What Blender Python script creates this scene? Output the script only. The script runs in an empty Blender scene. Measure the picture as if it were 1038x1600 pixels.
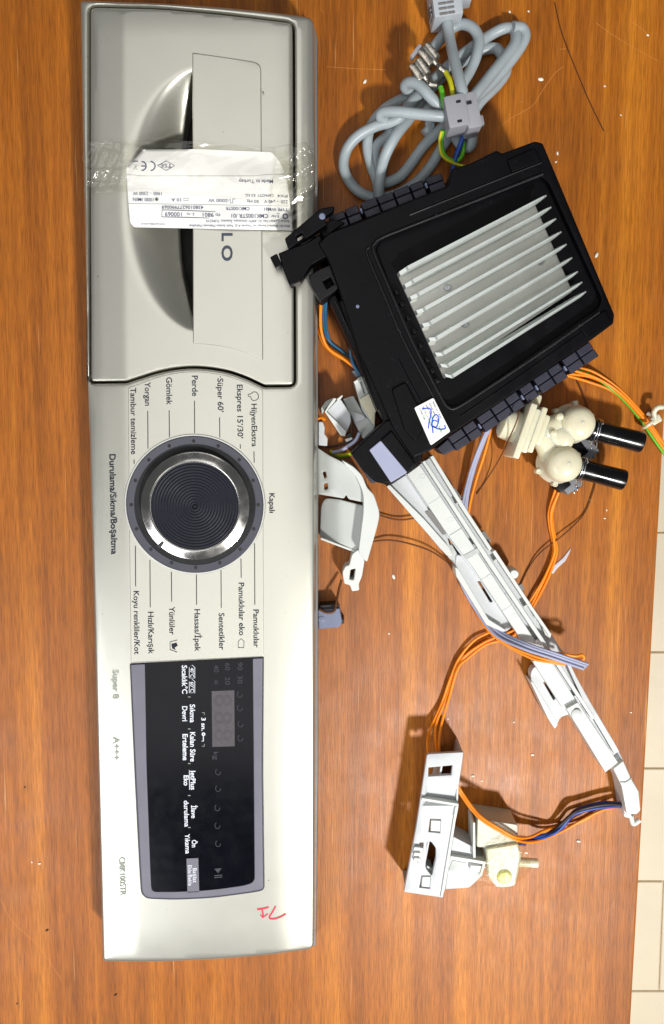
import bpy, bmesh, math, random
import numpy as np
from mathutils import Vector, Matrix
from mathutils.geometry import delaunay_2d_cdt
random.seed(7)
SC = bpy.context.scene
COL = SC.collection

# ------------------------------------------------------------------ camera
PW, PH, FPX = 1038.0, 1600.0, 1300.0
CAM_H = 0.54
PITCH = math.radians(-5.8)
cam_d = bpy.data.cameras.new('camera')
cam = bpy.data.objects.new('camera', cam_d)
COL.objects.link(cam)
cam.location = (0, 0, CAM_H)
cam.rotation_euler = (PITCH, 0, 0)
cam_d.sensor_fit = 'VERTICAL'
cam_d.sensor_height = 36.0
cam_d.lens = 36.0 * FPX / PH
cam_d.clip_start = 0.01
cam_d.clip_end = 50
SC.camera = cam
SC.render.resolution_x, SC.render.resolution_y = 664, 1024

# ------------------------------------------------------------------ world + lamps
world = bpy.data.worlds.new('World')
SC.world = world
world.use_nodes = True
bgn = world.node_tree.nodes['Background']
bgn.inputs['Color'].default_value = (0.95, 0.97, 1.0, 1)
bgn.inputs['Strength'].default_value = 0.09

def area(name, loc, target, size, power, color, sy=None):
    d = bpy.data.lights.new(name, 'AREA')
    d.energy = power
    d.color = color
    d.shape = 'RECTANGLE' if sy else 'DISK'
    d.size = size
    if sy: d.size_y = sy
    o = bpy.data.objects.new(name, d)
    COL.objects.link(o)
    o.location = loc
    v = Vector(target) - Vector(loc)
    o.rotation_euler = v.to_track_quat('-Z', 'Y').to_euler()
    return o
area('ceiling_lamp', (0.86, -1.45, 2.0), (0.0, -0.12, 0.0), 0.22, 72.0, (1.0, 0.98, 0.945))
area('window_light', (-1.08, -1.12, 1.35), (-0.1, -0.15, 0.0), 1.0, 17.0, (0.95, 0.96, 1.0), 0.9)
area('overhead_fill', (-0.25, 0.1, 2.1), (-0.25, 0.1, 0.0), 1.1, 12.0, (1.0, 0.985, 0.96), 2.4)  # soft overhead panel added as fill and as a reflection for flat silver

SC.view_settings.view_transform = 'Standard'
SC.view_settings.look = 'None'
SC.view_settings.exposure = 0.0
SC.view_settings.gamma = 1.0
SC.view_settings.use_curve_mapping = False

# ------------------------------------------------------------------ measuring helpers
CA, SA = math.cos(PITCH), math.sin(PITCH)
def P(px, py, z=0.0):
    """photo pixel + height above the table -> point in the room"""
    dx = (px - PW / 2) / FPX
    dy = -(py - PH / 2) / FPX
    d = (dx, dy * CA + SA, dy * SA - CA)
    t = (z - CAM_H) / d[2]
    return Vector((d[0] * t, d[1] * t, z))
MM = 0.0004          # about one photo pixel, in metres

# ------------------------------------------------------------------ materials
def srgb(r, g, b):
    def f(c):
        c /= 255.0
        return c / 12.92 if c <= 0.04045 else ((c + 0.055) / 1.055) ** 2.4
    return (f(r), f(g), f(b), 1.0)

MATS = {}
def mat(name, col, rough=0.5, metal=0.0, var=0.06, vscale=40.0, bump=0.0, bscale=600.0,
        trans=0.0, alpha=1.0, coat=0.0, sss=0.0, rvar=0.08, spec=0.5, speck=0.0, speckcol=(0.5, 0.5, 0.5, 1)):
    m = bpy.data.materials.new(name)
    m.use_nodes = True
    nt = m.node_tree
    b = nt.nodes['Principled BSDF']
    N, L = nt.nodes, nt.links
    tc = N.new('ShaderNodeTexCoord')
    nz = N.new('ShaderNodeTexNoise')
    nz.inputs['Scale'].default_value = vscale
    nz.inputs['Detail'].default_value = 4
    L.new(tc.outputs['Object'], nz.inputs['Vector'])
    mr = N.new('ShaderNodeMapRange')
    mr.inputs[1].default_value = 0.3; mr.inputs[2].default_value = 0.7
    mr.inputs[3].default_value = 1 - var; mr.inputs[4].default_value = 1 + var
    L.new(nz.outputs['Fac'], mr.inputs[0])
    mx = N.new('ShaderNodeVectorMath'); mx.operation = 'SCALE'
    mx.inputs[0].default_value = col[:3]
    L.new(mr.outputs[0], mx.inputs['Scale'])
    csock = mx.outputs[0]
    if speck:
        n3 = N.new('ShaderNodeTexNoise'); n3.inputs['Scale'].default_value = 900; n3.inputs['Detail'].default_value = 2
        L.new(tc.outputs['Object'], n3.inputs['Vector'])
        n4 = N.new('ShaderNodeTexNoise'); n4.inputs['Scale'].default_value = 90; n4.inputs['Detail'].default_value = 3
        L.new(tc.outputs['Object'], n4.inputs['Vector'])
        r3 = N.new('ShaderNodeMapRange'); r3.inputs[1].default_value = 0.66; r3.inputs[2].default_value = 0.74
        L.new(n3.outputs['Fac'], r3.inputs[0])
        r4 = N.new('ShaderNodeMapRange'); r4.inputs[1].default_value = 0.5; r4.inputs[2].default_value = 0.65
        L.new(n4.outputs['Fac'], r4.inputs[0])
        mm = N.new('ShaderNodeMath'); mm.operation = 'MULTIPLY'
        L.new(r3.outputs[0], mm.inputs[0]); L.new(r4.outputs[0], mm.inputs[1])
        m2 = N.new('ShaderNodeMath'); m2.operation = 'MULTIPLY'; m2.inputs[1].default_value = speck
        L.new(mm.outputs[0], m2.inputs[0])
        mix = N.new('ShaderNodeMix'); mix.data_type = 'RGBA'
        L.new(m2.outputs[0], mix.inputs['Factor'])
        L.new(csock, mix.inputs[6]); mix.inputs[7].default_value = speckcol
        csock = mix.outputs[2]
    L.new(csock, b.inputs['Base Color'])
    b.inputs['Metallic'].default_value = metal
    b.inputs['Specular IOR Level'].default_value = spec
    rr = N.new('ShaderNodeMapRange')
    rr.inputs[1].default_value = 0.3; rr.inputs[2].default_value = 0.7
    rr.inputs[3].default_value = max(0.02, rough - rvar); rr.inputs[4].default_value = min(1, rough + rvar)
    nr = N.new('ShaderNodeTexNoise'); nr.inputs['Scale'].default_value = vscale * 2.3; nr.inputs['Detail'].default_value = 5
    L.new(tc.outputs['Object'], nr.inputs['Vector'])
    L.new(nr.outputs['Fac'], rr.inputs[0])
    L.new(rr.outputs[0], b.inputs['Roughness'])
    if bump:
        nb = N.new('ShaderNodeTexNoise'); nb.inputs['Scale'].default_value = bscale; nb.inputs['Detail'].default_value = 3
        L.new(tc.outputs['Object'], nb.inputs['Vector'])
        bp = N.new('ShaderNodeBump'); bp.inputs['Strength'].default_value = bump; bp.inputs['Distance'].default_value = 0.0006
        L.new(nb.outputs['Fac'], bp.inputs['Height'])
        L.new(bp.outputs[0], b.inputs['Normal'])
    b.inputs['Coat Weight'].default_value = coat
    b.inputs['Coat Roughness'].default_value = 0.08
    b.inputs['Transmission Weight'].default_value = trans
    b.inputs['Alpha'].default_value = alpha
    if sss:
        b.inputs['Subsurface Weight'].default_value = sss
        b.inputs['Subsurface Radius'].default_value = (0.006, 0.004, 0.002)
        b.inputs['Subsurface Scale'].default_value = 1.0
    MATS[name] = m
    return m

mat('silver_paint', srgb(199, 198, 187), 0.33, 0.8, 0.012, 30, 0.05, 2500, rvar=0.008, speck=0.25, speckcol=srgb(120, 118, 110))
mat('silver_rim', srgb(205, 205, 200), 0.3, 0.6, 0.03, 30)
mat('side_dark', srgb(120, 118, 116), 0.5, 0.2, 0.05, 30)
mat('gap_black', (0.004, 0.004, 0.005, 1), 0.7)  # near-black that paints the shade inside gaps
mat('dial_grey', srgb(72, 72, 82), 0.45, 0.1, 0.08, 60)
mat('dot_black', srgb(14, 14, 18), 0.5)
mat('chrome', srgb(214, 212, 206), 0.17, 1.0, 0.03, 60, 0.02, 300, rvar=0.05)
mat('rubber', srgb(18, 20, 32), 0.6, 0.0, 0.12, 60, 0.08, 1500, spec=0.3)
mat('ink_dark', srgb(40, 44, 58), 0.6, spec=0.1)
mat('ink_grey', srgb(158, 166, 156), 0.6, spec=0.1)
mat('ink_logo', srgb(66, 72, 88), 0.4, 0.3)
mat('ink_line', srgb(52, 54, 62), 0.6, spec=0.1)
mat('frame_lilac', srgb(110, 109, 120), 0.45, 0.1, 0.06, 50)
mat('frame_edge', srgb(62, 62, 76), 0.4, 0.3)
mat('glass_black', srgb(7, 8, 16), 0.16, 0.0, 0.2, 60, 0.0, coat=0.0, rvar=0.03, spec=0.25)
mat('ink_white', srgb(226, 230, 238), 0.5)
mat('ink_dim', srgb(40, 42, 54), 0.5)
mat('lcd', srgb(78, 73, 77), 0.3, 0, 0.06, 200)
mat('lcd_dark', srgb(71, 66, 70), 0.3)
mat('red_pen', srgb(214, 40, 66), 0.5, 0, 0.2, 300)
mat('blue_pen', srgb(24, 92, 205), 0.5, 0, 0.2, 300)
mat('paper', srgb(240, 240, 238), 0.55, 0, 0.025, 60, 0.06, 500)
mat('ink_blue', srgb(58, 62, 98), 0.6)
mat('cord_grey', srgb(156, 166, 170), 0.42, 0, 0.12, 45, 0.08, 500, speck=0.5, speckcol=srgb(90, 88, 80))
mat('plug_grey', srgb(170, 176, 182), 0.5, 0, 0.05, 60, 0.06, 900)
mat('relief_grey', srgb(148, 148, 154), 0.5, 0, 0.05, 60, 0.06, 900)
mat('tin', srgb(196, 190, 178), 0.28, 1.0, 0.2, 300, 0.2, 500)
mat('black_abs', srgb(5, 5, 8), 0.4, 0, 0.25, 40, 0.06, 1400, spec=0.14, speck=0.2, speckcol=srgb(120, 120, 130))
mat('black_grain', srgb(11, 11, 14), 0.5, 0, 0.25, 40, 0.3, 1400, spec=0.3, speck=0.6, speckcol=srgb(140, 140, 150))
mat('conn_purple', srgb(38, 38, 54), 0.48, 0, 0.15, 60, 0.06, 900, speck=0.15)
mat('aluminium', srgb(194, 193, 185), 0.36, 0.4, 0.06, 30, 0.06, 500)
mat('alu_fin', srgb(204, 210, 206), 0.34, 0.45, 0.05, 60, 0.08, 500)
mat('white_abs', srgb(210, 213, 208), 0.42, 0, 0.05, 40, 0.05, 500, sss=0.05, speck=0.25, speckcol=srgb(120, 112, 96))
mat('white_cool', srgb(198, 201, 203), 0.42, 0, 0.035, 40, 0.04, 700, sss=0.05)
mat('grey_white', srgb(184, 188, 184), 0.45, 0, 0.05, 40, 0.04, 700, speck=0.7, speckcol=srgb(60, 55, 50))
mat('cream_abs', srgb(221, 215, 188), 0.34, 0, 0.07, 40, 0.05, 400, sss=0.6)
mat('hose_black', srgb(10, 10, 12), 0.24, 0, 0.2, 60, 0.06, 900)
mat('steel', srgb(200, 202, 206), 0.22, 1.0, 0.05, 100)
mat('wire_orange', srgb(250, 142, 14), 0.42, 0, 0.06, 60)
mat('wire_grey', srgb(160, 164, 190), 0.42, 0, 0.06, 60)
mat('wire_blue', srgb(24, 66, 148), 0.42, 0, 0.06, 60)
mat('wire_teal', srgb(40, 96, 130), 0.42, 0, 0.06, 60)
mat('wire_yellow', srgb(196, 190, 30), 0.42, 0, 0.06, 60)
mat('wire_green', srgb(92, 178, 36), 0.42, 0, 0.06, 60)
mat('wire_brown', srgb(96, 56, 22), 0.5, 0, 0.06, 60)
mat('wire_dark', srgb(40, 30, 30), 0.5)
mat('hair_dark', srgb(60, 36, 12), 0.6)
mat('crumb_white', srgb(236, 232, 216), 0.6, 0, 0.05, 300)
mat('crumb_dark', srgb(60, 36, 24), 0.6)
mat('conn_blue', srgb(112, 120, 146), 0.5, 0, 0.1, 80)
mat('yellow_shaft', srgb(226, 226, 150), 0.4, 0, 0.05, 80, sss=0.2)
mat('tile', srgb(232, 218, 190), 0.5, 0, 0.05, 8, 0.02, 60)
mat('grout', srgb(226, 211, 182), 0.8)
mat('scratch', srgb(198, 128, 58), 0.6)
mat('sensor_grey', srgb(196, 195, 178), 0.45, 0, 0.05, 40, 0.04, 700)
mat('flake', srgb(222, 222, 232), 0.35, alpha=0.6)
mat('milky', srgb(224, 221, 200), 0.3, 0, 0.05, 60, 0.04, 300, sss=0.7)
mat('coil_grey', srgb(110, 112, 118), 0.5)

def tape_material(name, tint, fac, wr):
    """clear adhesive film: mostly see-through with a wrinkled gloss"""
    m = bpy.data.materials.new(name); m.use_nodes = True
    nt = m.node_tree; N, L = nt.nodes, nt.links
    for n in list(N): N.remove(n)
    out = N.new('ShaderNodeOutputMaterial')
    tr = N.new('ShaderNodeBsdfTransparent'); tr.inputs[0].default_value = tint
    gl = N.new('ShaderNodeBsdfGlossy')
    gl.inputs['Color'].default_value = (0.95, 0.95, 0.92, 1)
    gl.inputs['Roughness'].default_value = 0.15
    mix = N.new('ShaderNodeMixShader')
    fr = N.new('ShaderNodeLayerWeight'); fr.inputs[0].default_value = 0.25
    tc = N.new('ShaderNodeTexCoord')
    mp = N.new('ShaderNodeMapping'); mp.inputs['Scale'].default_value = (1.0, 2.5, 1.0)
    nz = N.new('ShaderNodeTexNoise'); nz.inputs['Scale'].default_value = wr; nz.inputs['Detail'].default_value = 1.0
    nz.inputs['Distortion'].default_value = 2.2
    L.new(tc.outputs['Object'], mp.inputs[0]); L.new(mp.outputs[0], nz.inputs['Vector'])
    bp = N.new('ShaderNodeBump'); bp.inputs['Strength'].default_value = 1.0; bp.inputs['Distance'].default_value = 0.004
    L.new(nz.outputs['Fac'], bp.inputs['Height'])
    L.new(bp.outputs[0], gl.inputs['Normal']); L.new(bp.outputs[0], fr.inputs['Normal'])
    md = N.new('ShaderNodeMath'); md.operation = 'MULTIPLY_ADD'
    md.inputs[1].default_value = 0.35; md.inputs[2].default_value = fac
    L.new(fr.outputs['Facing'], md.inputs[0])
    L.new(md.outputs[0], mix.inputs[0])
    L.new(tr.outputs[0], mix.inputs[1]); L.new(gl.outputs[0], mix.inputs[2])
    L.new(mix.outputs[0], out.inputs[0])
    MATS[name] = m
tape_material('tape', (0.975, 0.972, 0.945, 1), 0.045, 20)
tape_material('tape_wrap', (0.985, 0.98, 0.92, 1), 0.08, 22)
tape_material('film', (0.95, 0.95, 0.95, 1), 0.4, 200)

def wood_material():
    m = bpy.data.materials.new('wood'); m.use_nodes = True
    nt = m.node_tree; N, L = nt.nodes, nt.links
    b = N['Principled BSDF']
    tc = N.new('ShaderNodeTexCoord')
    def noise(sx, sy, detail, dist=0.0, off=0.0, rough=0.55):
        mp = N.new('ShaderNodeMapping'); mp.inputs['Scale'].default_value = (sx, sy, 1)
        mp.inputs['Location'].default_value = (off, off * 1.7, 0)
        L.new(tc.outputs['Object'], mp.inputs[0])
        n = N.new('ShaderNodeTexNoise'); n.inputs['Scale'].default_value = 1.0
        n.inputs['Detail'].default_value = detail; n.inputs['Distortion'].default_value = dist
        n.inputs['Roughness'].default_value = rough
        L.new(mp.outputs[0], n.inputs['Vector'])
        return n.outputs['Fac']
    def rng(s, a, bb, lo, hi):
        r = N.new('ShaderNodeMapRange')
        for i, v in enumerate((a, bb, lo, hi)): r.inputs[i + 1].default_value = v
        L.new(s, r.inputs[0]); return r.outputs[0]
    bands = noise(30, 0.7, 3, 0.6)               # broad board-long figure
    fig = noise(95, 1.6, 4, 0.8, 3.1)            # cathedral streaks
    fine = noise(420, 14, 4, 0.2, 7.7)            # fine grain
    pore = noise(1700, 70, 3, 0.0, 1.3)          # short pores
    cr = N.new('ShaderNodeValToRGB')
    e = cr.color_ramp.elements
    e[0].position = 0.32; e[0].color = srgb(132, 72, 15)
    e[1].position = 0.68; e[1].color = srgb(198, 121, 31)
    e.new(0.5).color = srgb(164, 93, 22)
    a1 = N.new('ShaderNodeMath'); a1.operation = 'MULTIPLY_ADD'; a1.inputs[1].default_value = 0.5
    L.new(bands, a1.inputs[0])
    a2 = N.new('ShaderNodeMath'); a2.operation = 'MULTIPLY'; a2.inputs[1].default_value = 0.5
    L.new(fig, a2.inputs[0]); L.new(a2.outputs[0], a1.inputs[2])
    L.new(a1.outputs[0], cr.inputs[0])
    v = N.new('ShaderNodeMath'); v.operation = 'MULTIPLY'
    L.new(rng(fine, 0.3, 0.7, 0.80, 1.15), v.inputs[0]); L.new(rng(pore, 0.36, 0.56, 0.70, 1.05), v.inputs[1])
    sc = N.new('ShaderNodeVectorMath'); sc.operation = 'SCALE'
    L.new(cr.outputs[0], sc.inputs[0]); L.new(v.outputs[0], sc.inputs['Scale'])
    # scuffs: thin pale scratches running any way
    def scratches(ang, s, off):
        mp = N.new('ShaderNodeMapping'); mp.inputs['Rotation'].default_value = (0, 0, ang)
        mp.inputs['Scale'].default_value = (s, s * 0.02, 1); mp.inputs['Location'].default_value = (off, off, 0)
        L.new(tc.outputs['Object'], mp.inputs[0])
        n = N.new('ShaderNodeTexNoise'); n.inputs['Scale'].default_value = 1; n.inputs['Detail'].default_value = 1; n.inputs['Distortion'].default_value = 0.3
        L.new(mp.outputs[0], n.inputs['Vector'])
        return rng(n.outputs['Fac'], 0.765, 0.80, 0, 1)
    s1 = scratches(0.9, 620, 3.0); s2 = scratches(-0.7, 560, 9.0); s3 = scratches(1.5, 700, 21.0)
    mxm = N.new('ShaderNodeMath'); mxm.operation = 'MAXIMUM'; L.new(s1, mxm.inputs[0]); L.new(s2, mxm.inputs[1])
    mxn = N.new('ShaderNodeMath'); mxn.operation = 'MAXIMUM'; L.new(mxm.outputs[0], mxn.inputs[0]); L.new(s3, mxn.inputs[1])
    sf = N.new('ShaderNodeMath'); sf.operation = 'MULTIPLY'; sf.inputs[1].default_value = 0.45; L.new(mxn.outputs[0], sf.inputs[0])
    mix = N.new('ShaderNodeMix'); mix.data_type = 'RGBA'
    L.new(sf.outputs[0], mix.inputs['Factor']); L.new(sc.outputs[0], mix.inputs[6]); mix.inputs[7].default_value = srgb(226, 170, 110)
    L.new(mix.outputs[2], b.inputs['Base Color'])
    L.new(rng(noise(40, 40, 4), 0.3, 0.7, 0.40, 0.52), b.inputs['Roughness'])
    b.inputs['Specular IOR Level'].default_value = 0.42
    bp = N.new('ShaderNodeBump'); bp.inputs['Strength'].default_value = 0.25; bp.inputs['Distance'].default_value = 0.0004
    L.new(v.outputs[0], bp.inputs['Height']); L.new(bp.outputs[0], b.inputs['Normal'])
    MATS['wood'] = m
wood_material()

# ------------------------------------------------------------------ object helpers
BASE = {}
def thing(name, label, cat, loc, group=None):
    o = bpy.data.objects.new(name, None)
    COL.objects.link(o)
    o.empty_display_size = 0.01
    o.location = loc
    o['label'] = label; o['category'] = cat
    if group: o['group'] = group
    BASE[o.name] = Vector(loc)
    return o

def link(name, verts, faces, m, parent=None, smooth=True, angle=35, loc=None):
    if parent is not None: base = BASE[parent.name]
    else: base = Vector(loc) if loc is not None else Vector((0, 0, 0))
    me = bpy.data.meshes.new(name)
    vv = [(v[0] - base[0], v[1] - base[1], v[2] - base[2]) for v in verts]
    me.from_pydata(vv, [], [tuple(int(i) for i in f) for f in faces])
    bm = bmesh.new(); bm.from_mesh(me)
    if len(bm.faces) < 60000: bmesh.ops.recalc_face_normals(bm, faces=bm.faces)
    bm.to_mesh(me); bm.free()
    if smooth:
        me.polygons.foreach_set('use_smooth', [True] * len(me.polygons))
        me.set_sharp_from_angle(angle=math.radians(angle))
    me.materials.append(MATS[m])
    o = bpy.data.objects.new(name, me)
    COL.objects.link(o)
    if parent is not None: o.parent = parent
    else: o.location = base
    BASE[o.name] = base
    return o

def label(o, lab, cat, group=None, kind=None):
    if lab: o['label'] = lab
    if cat: o['category'] = cat
    if group: o['group'] = group
    if kind: o['kind'] = kind
    return o

def rounded(poly, r, n=5):
    """round the corners of a polygon (r: one radius or one for each corner)"""
    out = []
    k = len(poly)
    for i in range(k):
        rr = r[i] if isinstance(r, (list, tuple)) else r
        p = Vector(poly[i][:2]); a = Vector(poly[i - 1][:2]); b = Vector(poly[(i + 1) % k][:2])
        da, db = a - p, b - p
        d = min(rr, da.length * 0.45, db.length * 0.45)
        if d < 0.05: out.append(tuple(p)); continue
        p0 = p + da.normalized() * d; p1 = p + db.normalized() * d
        for j in range(n + 1):
            t = j / n
            q = p0 * (1 - t) ** 2 + p * 2 * t * (1 - t) + p1 * t * t
            out.append((q.x, q.y))
    return out

def area2(poly):
    return sum(poly[i - 1][0] * poly[i][1] - poly[i][0] * poly[i - 1][1] for i in range(len(poly)))

def offset(poly, d):
    """move a polygon's outline inwards by d"""
    s = 1 if area2(poly) > 0 else -1
    out = []
    k = len(poly)
    for i in range(k):
        a = Vector(poly[i - 1]); p = Vector(poly[i]); b = Vector(poly[(i + 1) % k])
        e1 = (p - a); e2 = (b - p)
        if e1.length < 1e-6: e1 = e2
        if e2.length < 1e-6: e2 = e1
        e1 = e1.normalized(); e2 = e2.normalized()
        n1 = Vector((-e1.y, e1.x)) * s; n2 = Vector((-e2.y, e2.x)) * s
        n = n1 + n2
        if n.length < 1e-4: n = n1
        n.normalize()
        c = max(0.45, n.dot(n1))
        out.append(tuple(p + n * (d / c)))
    return out

def inside(poly, pts):
    x, y = pts[:, 0], pts[:, 1]
    r = np.zeros(len(pts), bool)
    k = len(poly)
    for i in range(k):
        x0, y0 = poly[i - 1]; x1, y1 = poly[i]
        if y0 == y1: continue
        c = ((y0 > y) != (y1 > y)) & (x < (x1 - x0) * (y - y0) / (y1 - y0) + x0)
        r ^= c
    return r

def seg_dist(poly, pts):
    d = np.full(len(pts), 1e9)
    k = len(poly)
    for i in range(k):
        a = np.array(poly[i - 1]); b = np.array(poly[i])
        e = b - a; l2 = max(1e-9, e @ e)
        t = np.clip(((pts - a) @ e) / l2, 0, 1)
        q = a + t[:, None] * e
        d = np.minimum(d, np.hypot(*(pts - q).T))
    return d

def slab(name, outline, top, bot, m, parent=None, holes=(), bev=1.5, grid=None, flare=0.0, closed=True, angle=35, loc=None, reverse_wall=False):
    """a solid plate: outline in photo pixels, top height (number or function of pixel), rounded upper edge, straight walls"""
    tf = top if callable(top) else (lambda x, y: top)
    pts, drop, edges = [], [], []
    def ring(poly, dz):
        s = len(pts)
        for q in poly: pts.append(q); drop.append(dz)
        k = len(poly)
        for i in range(k): edges.append((s + i, s + (i + 1) % k))
        return list(range(s, s + k))
    loops = []
    steps = [(0, 1.0)] if bev <= 0 else [(0.0, 1.0), (0.3, 0.5), (0.65, 0.15), (1.0, 0.0)]
    for pi, poly in enumerate([outline] + list(holes)):
        for f, dz in steps:
            q = poly if f == 0 else offset(poly, bev * f * (1 if pi == 0 else -1))
            idx = ring(q, dz * bev * MM if bev > 0 else 0.0)
            if f == 0: loops.append(idx)
    if grid:
        ax = np.array(outline)
        xs = np.arange(ax[:, 0].min() + grid * 0.5, ax[:, 0].max(), grid)
        ys = np.arange(ax[:, 1].min() + grid * 0.5, ax[:, 1].max(), grid)
        g = np.array([(x, y) for y in ys for x in xs])
        ok = inside(outline, g) & (seg_dist(outline, g) > bev + grid * 0.3)
        for h in holes: ok &= ~inside(h, g) & (seg_dist(h, g) > bev + grid * 0.3)
        for q in g[ok]: pts.append((float(q[0]), float(q[1]))); drop.append(0.0)
    vo, eo, fo, vorig, _, _ = delaunay_2d_cdt([Vector(p) for p in pts], edges, [], 0, 1e-5)
    V = np.array([(v.x, v.y) for v in vo])
    tri = np.array([f for f in fo])
    cen = V[tri].mean(axis=1)
    ok = inside(outline, cen)
    for h in holes: ok &= ~inside(h, cen)
    tri = tri[ok]
    mapo = {}
    dz = [0.0] * len(vo)
    for i, ol in enumerate(vorig):
        for o_ in ol:
            mapo[o_] = i
            dz[i] = drop[o_]
    verts = [P(v[0], v[1], tf(v[0], v[1]) - dz[i]) for i, v in enumerate(V)]
    faces = [tuple(t) for t in tri]
    n0 = len(verts)
    for li, lp in enumerate(loops):
        ids = [mapo[i] for i in lp]
        s = len(verts)
        k = len(ids)
        c = sum((verts[i] for i in ids), Vector()) / k
        for i in ids:
            v = verts[i].copy()
            if flare and li == 0:
                d = (v - c); d.z = 0
                # flare along the outline's own outward direction
                v = v + d.normalized() * flare
            verts.append(Vector((v.x, v.y, bot if not callable(bot) else bot(v))))
        for j in range(k):
            a, b = ids[j], ids[(j + 1) % k]
            if a != b: faces.append((a, b, s + (j + 1) % k, s + j))
    if closed:
        s = len(verts)
        used = sorted(set(int(i) for t in tri for i in t))
        rim = {}
        pos = n0
        for lp in loops:
            for i in lp:
                rim[mapo[i]] = pos; pos += 1
        re = {}
        for i in used:
            if i in rim: re[i] = rim[i]
            else:
                v = verts[i]; re[i] = len(verts); verts.append(Vector((v.x, v.y, bot if not callable(bot) else bot(v))))
        faces += [tuple(re[int(i)] for i in reversed(t)) for t in tri]
    ob = link(name, verts, faces, m, parent, True, angle, loc)
    if not grid:
        wn = ob.modifiers.new('normals', 'WEIGHTED_NORMAL'); wn.weight = 100; wn.keep_sharp = True
    return ob

def catmull(pts, n=8):
    p = [Vector(q) for q in pts]
    p = [p[0] * 2 - p[1]] + p + [p[-1] * 2 - p[-2]]
    out = []
    for i in range(1, len(p) - 2):
        a, b, c, d = p[i - 1], p[i], p[i + 1], p[i + 2]
        for j in range(n):
            t = j / n
            out.append(0.5 * ((2 * b) + (c - a) * t + (2 * a - 5 * b + 4 * c - d) * t * t + (3 * b - a - 3 * c + d) * t ** 3))
    out.append(p[-2])
    return out

def catmull2(p, n=6):
    return [(v.x, v.y) for v in catmull([(a, b, 0) for a, b in p], n)]

def tube_data(path, r, seg=8, cap=True):
    verts, faces = [], []
    k = len(path)
    up = None
    for i, q in enumerate(path):
        t = (path[min(i + 1, k - 1)] - path[max(i - 1, 0)])
        if t.length < 1e-9: t = Vector((1, 0, 0))
        t.normalize()
        if up is None:
            up = Vector((0, 0, 1)) if abs(t.z) < 0.9 else Vector((1, 0, 0))
        n = (up - t * up.dot(t))
        if n.length < 1e-6: n = t.orthogonal()
        n.normalize(); up = n
        bb = t.cross(n)
        rr = r[i] if isinstance(r, (list, tuple)) else r
        for j in range(seg):
            a = 2 * math.pi * j / seg
            verts.append(q + n * math.cos(a) * rr + bb * math.sin(a) * rr)
    for i in range(k - 1):
        for j in range(seg):
            faces.append((i * seg + j, i * seg + (j + 1) % seg, (i + 1) * seg + (j + 1) % seg, (i + 1) * seg + j))
    if cap:
        faces.append(tuple(range(seg - 1, -1, -1)))
        faces.append(tuple((k - 1) * seg + j for j in range(seg)))
    return verts, faces

def tube(name, pts, r, m, parent=None, seg=8, n=8, px=True, angle=50, loc=None):
    """pts: (px, py, z) control points"""
    w = [P(*p) for p in pts] if px else [Vector(p) for p in pts]
    path = catmull(w, n) if n > 1 else w
    v, f = tube_data(path, r, seg)
    return link(name, v, f, m, parent, True, angle, loc)

def lathe(name, c, prof, m, parent=None, seg=48, axis=(0, 0, 1), angle=35, squash=1.0, loc=None, caps=True):
    """prof: (radius, height along axis) in metres"""
    c = Vector(c)
    q = Vector((0, 0, 1)).rotation_difference(Vector(axis).normalized())
    verts, faces = [], []
    for (r, h) in prof:
        for j in range(seg):
            a = 2 * math.pi * j / seg
            verts.append(c + q @ Vector((r * math.cos(a), r * math.sin(a) * squash, h)))
    for i in range(len(prof) - 1):
        for j in range(seg):
            faces.append((i * seg + j, i * seg + (j + 1) % seg, (i + 1) * seg + (j + 1) % seg, (i + 1) * seg + j))
    if caps and prof[0][0] > 1e-6: faces.append(tuple(range(seg - 1, -1, -1)))
    if caps and prof[-1][0] > 1e-6: faces.append(tuple((len(prof) - 1) * seg + j for j in range(seg)))
    return link(name, verts, faces, m, parent, True, angle, loc)

def box(name, c, dims, m, parent=None, rot=None, bev=0.0006, loc=None, taper=1.0):
    """bevelled block; rot: a 3x3 matrix or an angle about z"""
    bm = bmesh.new()
    bmesh.ops.create_cube(bm, size=1.0)
    for v in bm.verts:
        if v.co.z > 0: v.co.x *= taper; v.co.y *= taper
        v.co = Vector((v.co.x * dims[0], v.co.y * dims[1], v.co.z * dims[2]))
    if bev: bmesh.ops.bevel(bm, geom=list(bm.edges), offset=bev, segments=2, affect='EDGES', profile=0.6)
    R = rot if isinstance(rot, Matrix) else Matrix.Rotation(rot or 0.0, 3, 'Z')
    verts = [R @ v.co + Vector(c) for v in bm.verts]
    bm.verts.index_update()
    faces = [tuple(v.index for v in f.verts) for f in bm.faces]
    bm.free()
    return link(name, verts, faces, m, parent, True, 40, loc)

def decal(name, poly, zf, m, parent, lift=0.00012):
    z = zf if callable(zf) else (lambda x, y: zf)
    verts = [P(x, y, z(x, y) + lift) for x, y in poly]
    return link(name, verts, [tuple(range(len(verts)))], m, parent, False)

def stroke(name, pts, w, zf, m, parent, lift=0.00015, closed=False):
    """a printed or drawn line along pixel points"""
    z = zf if callable(zf) else (lambda x, y: zf)
    p = [Vector(q) for q in pts]
    if closed: p = p + [p[0], p[1]]
    verts, faces = [], []
    for i, q in enumerate(p):
        t = p[min(i + 1, len(p) - 1)] - p[max(i - 1, 0)]
        t.normalize(); n = Vector((-t.y, t.x))
        for s in (-0.5, 0.5):
            a = q + n * s * w
            verts.append(P(a.x, a.y, z(a.x, a.y) + lift))
        if i: faces.append((2 * i - 2, 2 * i - 1, 2 * i + 1, 2 * i))
    return link(name, verts, faces, m, parent, False)

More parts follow.
